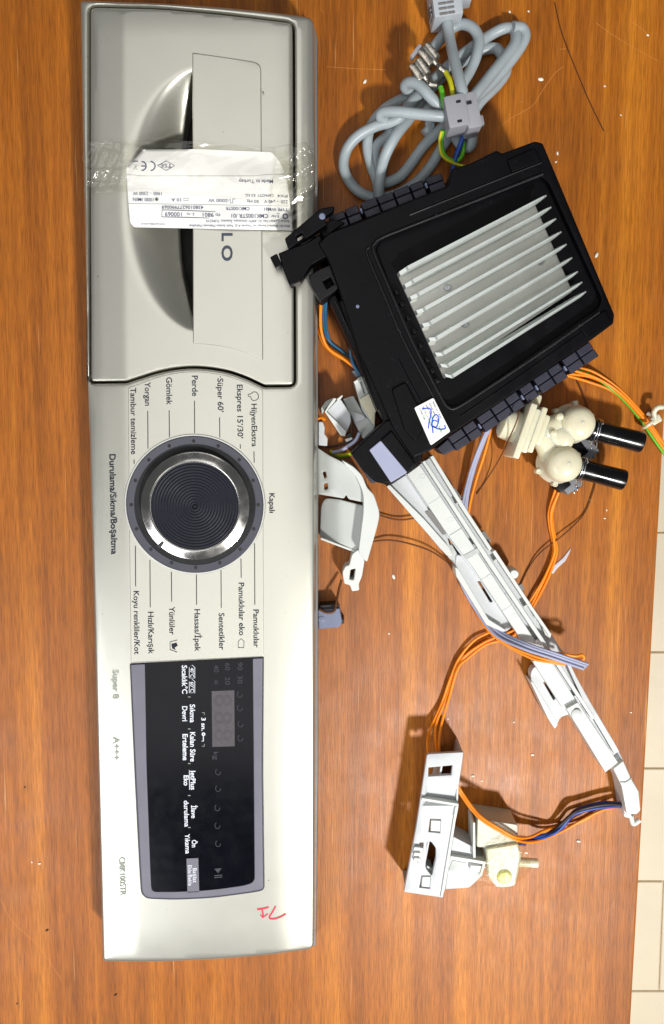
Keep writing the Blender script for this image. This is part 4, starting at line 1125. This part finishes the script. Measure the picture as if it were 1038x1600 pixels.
    slab('arm_flange', rounded([(969, 1226), (974, 1226), (984, 1270), (978, 1276), (973, 1262)], 1, 2), 0.013, 0.0, 'white_cool', a, bev=1.0)
    slab('arm_jaw', rounded([(974, 1262), (980, 1262), (986, 1272), (990, 1280), (982, 1278), (975, 1276)], 2, 3), 0.012, 0.0, 'white_abs', a, bev=1.2)
    tube('hook', [(986, 1274, .007), (988, 1284, .006), (991, 1287, .006), (1000, 1281, .006)], 0.0017, 'white_abs', a, 10, 6)
build_rail()

# ================================================================== pale bracket with taped sensor
def build_bracket():
    R = thing('sensor_bracket', 'light grey slotted plastic bracket holding a sensor wrapped in clear tape', 'bracket', P(690, 1300, 0.0))
    def at(x, y): return (640 + x / 4.718, 1160 + y / 4.718)
    T = 0.027
    def zf(x, y):
        z = T - max(0.0, (1225 - y)) * 0.00002
        if 1222 < y < 1252: z -= 0.004 * (y - 1222) / 30
        return z
    out = rounded([(667.5, 1178), (724, 1175), (716.5, 1230), (716, 1256), (692, 1402.5), (631.5, 1393.5), (651, 1290)], [4, 1, 4, 4, 1, 2, 10], 4)
    hs = [[at(140, 185), at(318, 168), at(308, 240), at(138, 250)], [at(152, 562), at(232, 566), at(226, 668), at(140, 660)],
          rounded([at(128, 730), at(160, 730), at(196, 780), at(196, 850), at(165, 985), at(118, 925)], 3, 3), [at(88, 980), at(158, 980), at(150, 1078), at(72, 1070)], [at(74, 738), at(104, 738), at(100, 778), at(70, 778)]]
    pl = slab('plate', out, zf, 0.0235, 'white_cool', R, holes=hs, bev=0.9, grid=8)
    # side walls: left and right skirts stand on the table
    slab('skirt', rounded([(690, 1190), (693, 1190), (676, 1290), (658, 1388), (655, 1388), (673, 1290)], 0.5, 2), 0.024, 0.0, 'white_cool', pl, bev=0.4)
    slab('skirt', rounded([(721, 1178), (724, 1176), (716.5, 1232), (716, 1256), (692.5, 1401), (690, 1400), (713, 1256), (713.5, 1230)], 0.5, 2), 0.026, 0.0, 'white_cool', pl, bev=0.4)
    slab('skirt', rounded([(634, 1390.5), (692, 1399), (692, 1401.5), (633.5, 1393)], 0.5, 2), 0.025, 0.0, 'white_cool', pl, bev=0.4)
    slab('step_ridge', rounded([at(92, 408), at(362, 452), at(362, 470), at(90, 428)], 0.5, 2), T + 0.0022, T - 0.003, 'white_abs', pl, bev=0.6)
    slab('step_side_lip', rounded([at(340, 470), at(362, 470), at(345, 560), at(326, 552)], 0.5, 2), T + 0.0018, T - 0.003, 'white_abs', pl, bev=0.6)  # raised white lip beside the step
    slab('edge_bead', rounded([at(326, 552), at(345, 552), at(262, 1080), at(240, 1140), at(228, 1140)], 0.5, 2), T + 0.0012, T - 0.003, 'white_abs', pl, bev=0.6)
    # snap windows: pale tongues inside the square holes
    for h in ([at(160, 574), at(240, 578), at(234, 658), at(155, 652)], [at(96, 992), at(164, 990), at(158, 1070), at(88, 1062)]):
        slab('snap_tongue', rounded(h, 1, 2), T - 0.0008, T - 0.005, 'white_abs', pl, bev=0.6)
    for y in (790, 830, 870):
        slab('snap_tooth', rounded([at(36, y - 20), at(84, y - 16), at(82, y + 8), at(28, y + 6)], 1, 2), T + 0.0025, T - 0.002, 'white_abs', pl, bev=0.8)
    slab('snap_rail', rounded([at(78, 776), at(100, 778), at(84, 910), at(62, 900)], 1, 2), T + 0.0018, T - 0.002, 'white_abs', pl, bev=0.8)
    slab('tongue_fin', rounded([at(128, 905), at(170, 930), at(166, 985), at(120, 940)], 1, 2), T - 0.004, 0.012, 'grey_white', pl, bev=0.6)
    # arm carrying the sensor
    am = slab('arm', rounded([at(322, 690), at(470, 770), at(468, 850), at(560, 880), at(535, 985), at(440, 1070), at(262, 1082), at(290, 880)], 2, 2), 0.020, 0.0, 'white_cool', R, bev=1.2)
    slab('arm_tray', rounded([at(300, 835), at(566, 878), at(558, 900), at(298, 858)], 1, 2), 0.024, 0.018, 'white_abs', am, bev=0.8)
    slab('arm_tray', rounded([at(545, 880), at(566, 880), at(535, 985), at(515, 980)], 1, 2), 0.0235, 0.018, 'white_abs', am, bev=0.8)
    slab('arm_tray', rounded([at(450, 905), at(530, 910), at(520, 955), at(445, 945)], 1, 2), 0.023, 0.018, 'white_abs', am, bev=0.8)
    slab('arm_slot', rounded([at(315, 870), at(420, 890), at(330, 945), at(290, 945)], 1, 2), 0.0204, 0.019, 'grey_white', am, bev=0.2)
    slab('arm_rib', rounded([at(468, 590), at(484, 590), at(488, 850), at(470, 850)], 0.6, 2), 0.024, 0.004, 'white_abs', am, bev=0.6)
    # sensor
    se = slab('sensor_body', rounded([at(500, 560), at(796, 605), at(800, 790), at(495, 770)], 2.5, 3), 0.022, 0.0, 'sensor_grey', R, bev=1.4)
    slab('sensor_front', rounded([at(560, 780), at(800, 740), at(826, 830), at(800, 960), at(780, 1060), at(650, 1070), at(580, 1000)], [4, 4, 6, 6, 8, 8, 4], 4), 0.0245, 0.0, 'milky', se, bev=3.5)
    p = P(*at(700, 990), 0.0245)
    lathe('yellow_core', p, [(0.0055, -0.004), (0.0052, 0.0), (0.0036, 0.0016), (0, 0.002)], 'yellow_shaft', se, 24)
    a = P(*at(800, 880), 0.014); b = P(*at(948, 890), 0.014)
    lathe('shaft', a, [(0.0030, 0.0), (0.0030, (b - a).length - 0.0006), (0.0024, (b - a).length), (0, (b - a).length)], 'cream_abs', se, 24, (b - a))
    # tape wrapped around it, crumpled
    rnd = random.Random(11)
    def ztw(x, y):
        cx, cy = at(690, 860)
        d = math.hypot((x - cx) / 46, (y - cy) / 50)
        w = math.sin(x * 0.55 + y * 0.31) + math.sin(x * 0.23 - y * 0.6 + 1) + math.sin(x * .9 + 2) * .5
        return 0.0285 - 0.0075 * min(1.6, d) ** 2 + 0.0007 * w
    to = [at(*q) for q in ((440, 1075), (400, 1030), (540, 930), (560, 800), (700, 720), (690, 600), (800, 690), (850, 740), (880, 850), (905, 930), (800, 1040), (760, 1075), (640, 1060), (520, 1070))]
    to = [(x + rnd.uniform(-1.5, 1.5), y + rnd.uniform(-1.5, 1.5)) for x, y in to]
    slab('tape_wrap', to, ztw, lambda v: v.z - 0.0001, 'tape_wrap', R, bev=0, grid=4, closed=False, angle=20)
build_bracket()

# ================================================================== grey bent bracket tucked beside the panel
def build_clip():
    R = thing('grey_bracket', 'speckled grey-white bent plastic bracket half hidden beside the silver panel', 'bracket', P(540, 810, 0.0))
    T = 0.016
    hole = rounded([(542, 764), (566, 766), (568, 788), (544, 778)], 2, 2)
    def zf(x, y):
        return 0.020 - max(0.0, (520 - x)) * 0.00045 * 0.6
    a = slab('upper_leaf', rounded([(497, 700), (515, 712), (536, 722), (558, 742), (571, 768), (574, 786), (545, 780), (541, 773), (538, 779), (497, 772)], [1, 3, 8, 8, 8, 2, 3, 2, 3, 1], 4), zf, lambda v: v.z - 0.002, 'grey_white', R,
             holes=[rounded([(504, 738), (509, 736), (511, 746), (507, 748)], 2, 3), rounded([(506, 756), (512, 754), (513, 764), (507, 766)], 2, 3)], bev=0.9, grid=6)
    slab('curved_edge', rounded([(534, 719), (552, 728), (566, 742), (574, 762), (584, 772), (587, 780), (594, 802), (590, 822), (582, 850), (574, 878), (566, 872), (560, 862), (568, 800), (568, 770), (556, 744)], [2, 6, 6, 4, 4, 4, 8, 8, 8, 3, 3, 4, 10, 10, 6], 4), 0.024, 0.0, 'white_abs', a, bev=1.4)
    b = slab('lower_leaf', rounded([(502, 790), (508, 778), (530, 780), (568, 790), (564, 862), (556, 862), (503, 842), (500, 838)], [6, 8, 4, 2, 2, 2, 3, 3], 4), lambda x, y: 0.0135 - max(0.0, (532 - x)) * 0.00026, lambda v: max(0.0, v.z - 0.0015), 'grey_white', R, bev=0.9, grid=6)
    slab('leaf_lip', rounded([(502, 840), (558, 861), (557, 864), (501, 843)], 0.5, 2), 0.014, 0.0, 'white_abs', b, bev=0.5)
    slab('hook_end', rounded([(550, 866), (560, 858), (570, 876), (566, 900), (561, 912), (562, 922), (550, 924), (547, 914), (538, 912), (535, 894), (540, 884), (546, 883)], 3, 3), 0.017, 0.0, 'white_abs', R, holes=[rounded([(548, 890), (556, 888), (553, 906), (546, 905)], 1.5, 3)], bev=1.4)
build_clip()

# loose plug connectors tucked between the panel and the housing
def build_connectors():
    R = thing('white_connector', 'white plug connector with thin shell walls lying between panel and black housing', 'connector', P(525, 655, 0.0))
    def at(x, y): return (480 + x / 6.4875, 560 + y / 6.4875)
    sh = slab('shell', rounded([at(200, 530), at(330, 395), at(440, 560), at(450, 640), at(400, 760), at(350, 745), at(230, 600)], 2, 3), 0.021, 0.003, 'white_cool', R, bev=1.5)
    slab('shell_wall', rounded([at(178, 540), at(215, 480), at(270, 400), at(300, 405), at(280, 440), at(225, 500), at(200, 540), at(400, 740), at(385, 790), at(340, 780)], 1, 2), 0.024, 0.0, 'white_abs', sh, bev=0.8)
    slab('shell_wall', rounded([at(300, 412), at(355, 368), at(365, 378), at(320, 440)], 1, 2), 0.024, 0.003, 'white_abs', sh, bev=0.8)
    slab('shell_back', rounded([at(140, 500), at(190, 430), at(280, 395), at(240, 450), at(180, 520), at(150, 570)], 2, 3), 0.012, 0.0, 'grey_white', sh, bev=1.0)
    slab('latch', rounded([at(400, 770), at(440, 750), at(460, 790), at(420, 810)], 1, 2), 0.017, 0.0, 'dot_black', sh, bev=0.6)
    slab('latch_foot', rounded([at(385, 820), at(450, 795), at(465, 815), at(400, 850)], 1, 2), 0.015, 0.0, 'white_abs', sh, bev=0.6)
    R2 = thing('grey_connector', 'pale grey wedge-shaped connector boot wedged against the black housing', 'connector', P(566, 640, 0.0))
    b = slab('boot', rounded([at(360, 410), at(470, 375), at(560, 540), at(690, 700), at(640, 790), at(570, 820), at(500, 690), at(410, 520)], 3, 3), 0.014, 0.0, 'grey_white', R2, bev=1.4)
    slab('boot_panel', rounded([at(410, 520), at(570, 575), at(600, 610), at(500, 650)], 1, 2), 0.0165, 0.010, 'white_cool', b, bev=0.8)
    c = slab('holder', rounded([at(475, 240), at(520, 190), at(600, 165), at(665, 330), at(745, 470), at(690, 560), at(688, 705), at(560, 530), at(525, 420)], 3, 3), 0.0175, 0.0, 'grey_white', R2, bev=1.4)
    slab('holder_face', rounded([at(525, 415), at(665, 335), at(745, 470), at(692, 550), at(684, 690)], 2, 3), 0.0205, 0.012, 'cream_abs', c, bev=1.2)
    slab('holder_rib', rounded([at(470, 235), at(515, 210), at(525, 235), at(485, 260)], 1, 2), 0.020, 0.012, 'white_abs', c, bev=0.8)
    tube('holder_groove', [at(540, 240) + (0.0176,), at(560, 300) + (0.0176,), at(580, 360) + (0.0176,)], 0.0005, 'side_dark', c, 6, 3)
    slab('holder_tip', rounded([at(450, 130), at(480, 120), at(580, 165), at(500, 190)], 2, 2), 0.013, 0.0, 'coil_grey', c, bev=0.8)
    R3 = thing('corner_connector', 'white connector corner peeping out from the panel flank by orange wire', 'connector', P(503, 680, 0.0))
    slab('shell', rounded([at(115, 640), at(160, 640), at(180, 700), at(175, 760), at(210, 810), at(205, 890), at(115, 880)], 2, 3), 0.012, 0.0, 'white_cool', R3, bev=1.4)
    tube('orange_lead', [at(110, 610) + (.010,), at(150, 600) + (.012,), at(180, 625) + (.013,)], 0.0010, 'wire_orange', R3, 8, 5)
    R4 = thing('square_connector', 'small blue-grey square connector beside the panel with a brown lead', 'connector', P(518, 966, 0.0))
    s = slab('body', rounded([(497, 953), (522, 951), (531, 950), (535, 972), (530, 980), (498, 983)], 2, 3), 0.013, 0.0, 'conn_blue', R4, bev=1.4)
    slab('keyway', rounded([(500, 946), (524, 944), (529, 943), (530, 952), (500, 956)], 1, 2), 0.0115, 0.0, 'dot_black', s, bev=0.8)
    slab('lug', rounded([(532, 967), (538, 967), (538, 974), (533, 975)], 1, 2), 0.012, 0.0, 'dot_black', s, bev=0.6)
    lathe('button', P(503, 968, 0.013), [(0.0022, -0.001), (0.0022, 0.0004), (0, 0.0006)], 'conn_blue', s, 20)
    tube('brown_lead', [(500, 952, .013), (510, 957, .0145), (522, 955, .0145), (526, 940, .012), (530, 920, .008), (534, 906, .006)], 0.0008, 'wire_brown', R4, 8, 6)
build_connectors()

# ================================================================== wire bundles
def bundle(name, lab, base, strands, group=None):
    R = thing(name, lab, 'wires', P(*base))
    for m, r, pts in strands:
        tube({'wire_orange': 'orange_wire', 'wire_grey': 'grey_wire', 'wire_blue': 'blue_wire', 'wire_teal': 'blue_wire', 'wire_green': 'green_wire', 'wire_yellow': 'yellow_wire', 'wire_dark': 'dark_wire', 'wire_brown': 'brown_wire'}[m], pts, r, m, R, 8, 7)
    return R
O, G, B, TL = 'wire_orange', 'wire_grey', 'wire_blue', 'wire_teal'
rw = 0.00093
def shift(pts, dx, dy, dz=0.0): return [(x + dx, y + dy, z + dz) for x, y, z in pts]
b1 = [(868, 566, .012), (894, 574, .010), (926, 582, .007), (963, 606, .004), (993, 636, .004), (1014, 662, .005), (1045, 706, .004)]
bundle('wire_bundle', 'orange wires with one green wire running from the housing to the table edge', (950, 600, 0), [
    (O, rw, shift(b1, 1, -1)), ('wire_green', rw, [(864, 566, .014), (894, 576, .012), (926, 587, .0085), (958, 610, .005), (975, 626, .004), (1000, 655, .004), (1020, 684, .004), (1040, 712, .003)]),
    (O, rw, [(860, 575, .012), (885, 583, .0105), (926, 590, .007), (963, 611, .0055), (990, 638, .005), (1014, 668, .005), (1045, 712, .004)]),
    (O, rw, [(856, 578, .010), (880, 585, .008), (921, 597, .004), (956, 611, .003), (985, 636, .002), (1008, 664, .002), (1042, 712, .002)]),
    (O, rw, [(864, 569, .0155), (894, 578, .0135), (930, 590, .0100), (964, 610, .0075), (996, 642, .007), (1020, 672, .006), (1046, 704, .006)])])
bl = [(502.5, 462, .030), (501, 500, .018), (504, 525, .012), (514, 545, .009), (536, 560, .008), (560, 578, .010), (580, 590, .012)]
bundle('wire_bundle', 'orange and blue wires curving down from the lug beside the silver panel', (510, 520, 0), [
    (O, 0.0010, bl), (O, 0.0010, [(500.5, 500, .012), (499, 517, .0085), (505, 535, .0065), (520, 551, .005), (545, 566, .006), (572, 586, .009)]), (O, 0.0010, [(503, 520, .005), (508, 536, .0035), (524, 549, .003), (550, 566, .004), (574, 580, .007)]),
    (TL, 0.0010, [(507.5, 462, .029), (505, 490, .018), (507, 515, .009), (516, 534, .003), (540, 553, .002)]), (TL, 0.0010, [(511, 462, .028), (509, 486, .019), (510, 512, .008), (520, 540, .0015), (548, 558, .001)]),
    (TL, 0.0012, [(548, 540, .016), (549, 556, .015), (554, 572, .015), (566, 590, .013)])])
mid = [(772, 655, .012), (760, 676, .011), (745, 712, .008), (735, 742, .006), (726, 780, .004), (722, 820, .0025), (716, 850, .0022), (716, 878, .0024), (722, 908, .003), (745, 950, .005), (775, 989, .014), (819, 1011, .0255), (864, 1026, .0275), (914, 1043, .024)]
bundle('wire_bundle', 'lilac-grey and orange wires crossing over the white duct with cut ends', (770, 900, 0), [
    (G, 0.0010, mid), (G, 0.0010, shift(mid, 2.5, -2.5, 0.0006)), (G, 0.0010, shift(mid, 5, -5, 0.0002)), (G, 0.0010, shift(mid, -2, 2, 0.0012)),
    (O, rw, [(764, 655, .012), (752, 688, .010), (734, 735, .006), (724, 768, .004), (712, 800, .002), (704, 840, .0018), (712, 890, .002), (736, 940, .003), (768, 990, .012), (825, 1026, .0235), (862, 1035, .0255), (884, 1038, .024)]),
    (O, rw, [(768, 668, .008), (757, 710, .006), (744, 750, .004), (735, 786, .003), (728, 830, .0018), (722, 870, .0018), (726, 912, .002), (752, 958, .006), (786, 1002, .018), (832, 1024, .0265), (866, 1033, .0275), (880, 1036, .026)]),
    (O, rw, [(840, 1014, .024), (860, 1019, .0260), (880, 1022, .0260), (900, 1025, .0260), (909, 1023, .025), (913, 1028, .024), (906, 1031, .024), (880, 1028, .0255), (850, 1023, .0275)])])
v1 = [(872, 756, .006), (866, 772, .004), (858, 800, .002), (859, 822, .0014), (863, 842, .0014), (865, 862, .0014), (856, 892, .0014), (842, 922, .0014), (826, 950, .0014), (800, 966, .0012), (770, 985, .002), (742, 1000, .003), (718, 1028, .003), (704, 1060, .003), (690, 1100, .003), (674, 1136, .006), (668, 1160, .012), (671, 1184, .018)]
bundle('wire_bundle', 'orange wires from the valve passing under the duct to the pale bracket', (700, 1050, 0), [
    (O, rw, v1), (O, rw, shift(v1[:9], 5, 1, 0.0) + [(812, 978, .0012), (786, 992, .002), (760, 1002, .003), (728, 1024, .0035), (711, 1050, .0035), (697, 1092, .0035), (682, 1130, .006), (681, 1160, .011), (685, 1184, .018)]),
    (O, rw, [(878, 756, .008), (872, 772, .006), (862, 798, .004), (862, 822, .003), (866, 846, .0034), (866, 866, .0034), (852, 900, .003), (834, 930, .0025), (818, 956, .0014), (806, 990, .0014), (784, 1000, .002), (758, 1008, .003), (732, 1028, .004), (716, 1044, .005), (702, 1090, .005), (690, 1132, .007), (686, 1164, .013), (688, 1184, .018)])])
v5 = [(712, 1228, .020), (722, 1244, .019), (738, 1266, .022), (754, 1282, .0255), (778, 1297, .0265), (804, 1311, .025), (826, 1316, .018), (850, 1311, .008), (880, 1298, .004), (905, 1284, .004), (936, 1268, .004), (960, 1261, .006), (980, 1260, .008)]
bundle('wire_bundle', 'orange and blue wires twisting from the taped sensor to the hooked duct end', (880, 1290, 0), [
    (O, rw, v5), (O, rw, shift(v5[:6], 2, -3, .0008) + [(828, 1308, .016), (850, 1298, .008), (868, 1293, .004), (890, 1290, .0025), (912, 1282, .002), (940, 1266, .002), (980, 1258, .004)]),
    (B, 0.0012, [(812, 1318, .016), (830, 1314, .012), (856, 1306, .0085), (872, 1298, .0075), (886, 1282, .007), (899, 1267, .0065), (920, 1259, .006), (945, 1254, .007), (978, 1257, .010)]),
    (B, 0.0012, [(814, 1316, .018), (836, 1308, .011), (862, 1302, .0068), (880, 1292, .005), (892, 1276, .0045), (908, 1268, .004), (936, 1262, .005), (978, 1259, .008)]),
    ('wire_dark', 0.0011, [(814, 1314, .015), (840, 1309, .010), (866, 1297, .006), (894, 1272, .009), (910, 1264, .008), (945, 1257, .009), (978, 1258, .012)])])
y1 = [(516, 704, .003), (524, 709, .004), (534, 711, .006), (548, 708, .010), (558, 704, .012)]
bundle('wire_bundle', 'short grey, dark and yellow-green wires between the grey bracket and clip', (530, 705, 0), [
    ('wire_yellow', 0.0011, y1), ('wire_green', 0.0010, shift(y1, 0, 2, -0.001)), (G, 0.0012, [(520, 707, .007), (532, 704, .009), (544, 697, .012), (556, 688, .016), (562, 676, .018)]), ('wire_dark', 0.0007, [(510, 699, .004), (524, 697, .006), (540, 692, .010), (556, 684, .015)])])
def single(lab, pts, r, m, name='thin_wire'):
    o = tube(name, pts, r, m, None, 6, 8, loc=P(*pts[len(pts) // 2][:2], 0))
    label(o, lab, 'wire')
single('thin brown wire arching from the grey bracket under the white duct', [(582, 846, .002), (609, 844, .004), (642, 850, .005), (677, 863, .005), (709, 887, .0035), (716, 902, .002)], 0.0006, 'wire_brown')
single('thin brown wire bridging the grey bracket and the duct wing, the straighter one', [(590, 804, .003), (615, 811, .003), (632, 812, .003), (650, 809, .003)], 0.0006, 'wire_brown')
single('thin brown wire winding from valve hose past the orange wires', [(903, 596, .002), (914, 622, .0025), (923, 655, .002), (934, 702, .001), (934, 735, .001), (926, 770, .001), (911, 805, .001), (879, 837, .003), (845, 863, .002), (826, 888, .001), (812, 918, .001), (806, 930, .001)], 0.00045, 'wire_brown')
single('thin brown wire straight down from the valve flange to bare wood', [(812, 642, .038), (806, 662, .038), (796, 684, .030), (780, 718, .008), (760, 750, .001), (745, 772, .0008)], 0.0004, 'wire_brown')
single('dark hair-thin strand lying alone on bare wood above the housing', [(867, 4, .0005), (876, 44, .0006), (888, 78, .0006), (905, 120, .0006), (922, 160, .0006), (944, 205, .0005)], 0.00022, 'hair_dark', 'hair_strand')

# cable tie round the right-hand bundle
def build_tie():
    R = thing('cable_tie', 'white cable tie knotted round the orange and green wires', 'cable tie', P(1018, 658, 0.0))
    a = P(1012, 666, .004)
    pts = [(1006, 664, .000), (1005, 668, .006), (1010, 666, .0100), (1018, 660, .0105), (1024, 654, .006), (1022, 656, .001)]
    tube('strap', pts, 0.0012, 'cream_abs', R, 8, 6)
    box('lock', P(1024, 656, .008), (0.0065, 0.005, 0.005), 'cream_abs', R, math.radians(30), 0.001)
    tube('tail', [(1024, 654, .009), (1022, 644, .010), (1028, 637, .011), (1036, 636, .010)], 0.0017, 'cream_abs', R, 8, 6)
    tube('tail', [(1020, 650, .008), (1012, 646, .006)], 0.0014, 'cream_abs', R, 8, 6)
build_tie()

# ================================================================== litter on the table
def crumb(x, y, s, ang, m, lab, k):
    v = []
    rnd = random.Random(int(x * 7 + y))
    p = P(x, y, 0)
    fs = []
    prof = [(0.55, 0.0), (1.0, 0.35), (0.8, 0.8), (0.0, 1.0)]
    n = 7
    Rz = Matrix.Rotation(ang, 3, 'Z')
    for r, h in prof:
        for j in range(n):
            a = 2 * math.pi * j / n
            q = Rz @ Vector((math.cos(a) * r * s * 1.7, math.sin(a) * r * s, h * s * 0.9 + 0.00005))
            q = q * (1 + rnd.uniform(-0.18, 0.18)) if h > 0 else q
            v.append(p + q)
    for i in range(len(prof) - 1):
        for j in range(n): fs.append((i * n + j, i * n + (j + 1) % n, (i + 1) * n + (j + 1) % n, (i + 1) * n + j))
    fs.append(tuple(range(n - 1, -1, -1)))
    o = link('crumb', v, fs, m, None, True, 60, loc=p)
    label(o, lab, 'crumb', k)
WL, DL = 'tiny white plastic crumb lying on the wood', 'tiny dark brown crumb lying on the wood'
for x, y, s in ((844.5, 124, .0013), (796.5, 19, .0007), (826, 18, .0006), (871, 240, .0009), (869, 253, .0006), (932, 399, .0013), (615.5, 901, .0011), (608, 990, .0006), (570, 128, .0011), (945, 135, .0006), (1012, 55, .0007), (970, 180, .0005),
                (739, 1212, .0009), (832, 1179, .0009), (753, 1220, .0006), (904, 1314, .0011), (922, 781, .0008), (948, 797, .0006), (50, 1347, .0006), (62, 1349, .0008), (945, 810, .0005), (803, 1128, .0006), (700, 1123, .0006), (986, 1113, .0006)):
    crumb(x, y, s * 0.82, (x * 3.7) % 3.1, 'crumb_white', WL, 'white crumbs scattered on the table')
for x, y, s in ((74, 1453, .0007), (181, 1554, .0007), (39, 1230, .0005), (27, 1568, .0005)):
    crumb(x, y, s, 0.6, 'crumb_dark', DL, 'dark crumbs scattered on the table')
f = slab('plastic_flake', rounded([(861, 893), (866, 884), (880, 872), (893, 856), (890, 864), (884, 876), (872, 887), (864, 897)], 1.5, 2), 0.0009, 0.0001, 'flake', None, bev=0.4, grid=3, loc=P(877, 876, 0))
label(f, 'smear-like sliver of clear film on the wood beside the orange valve wires', 'film')
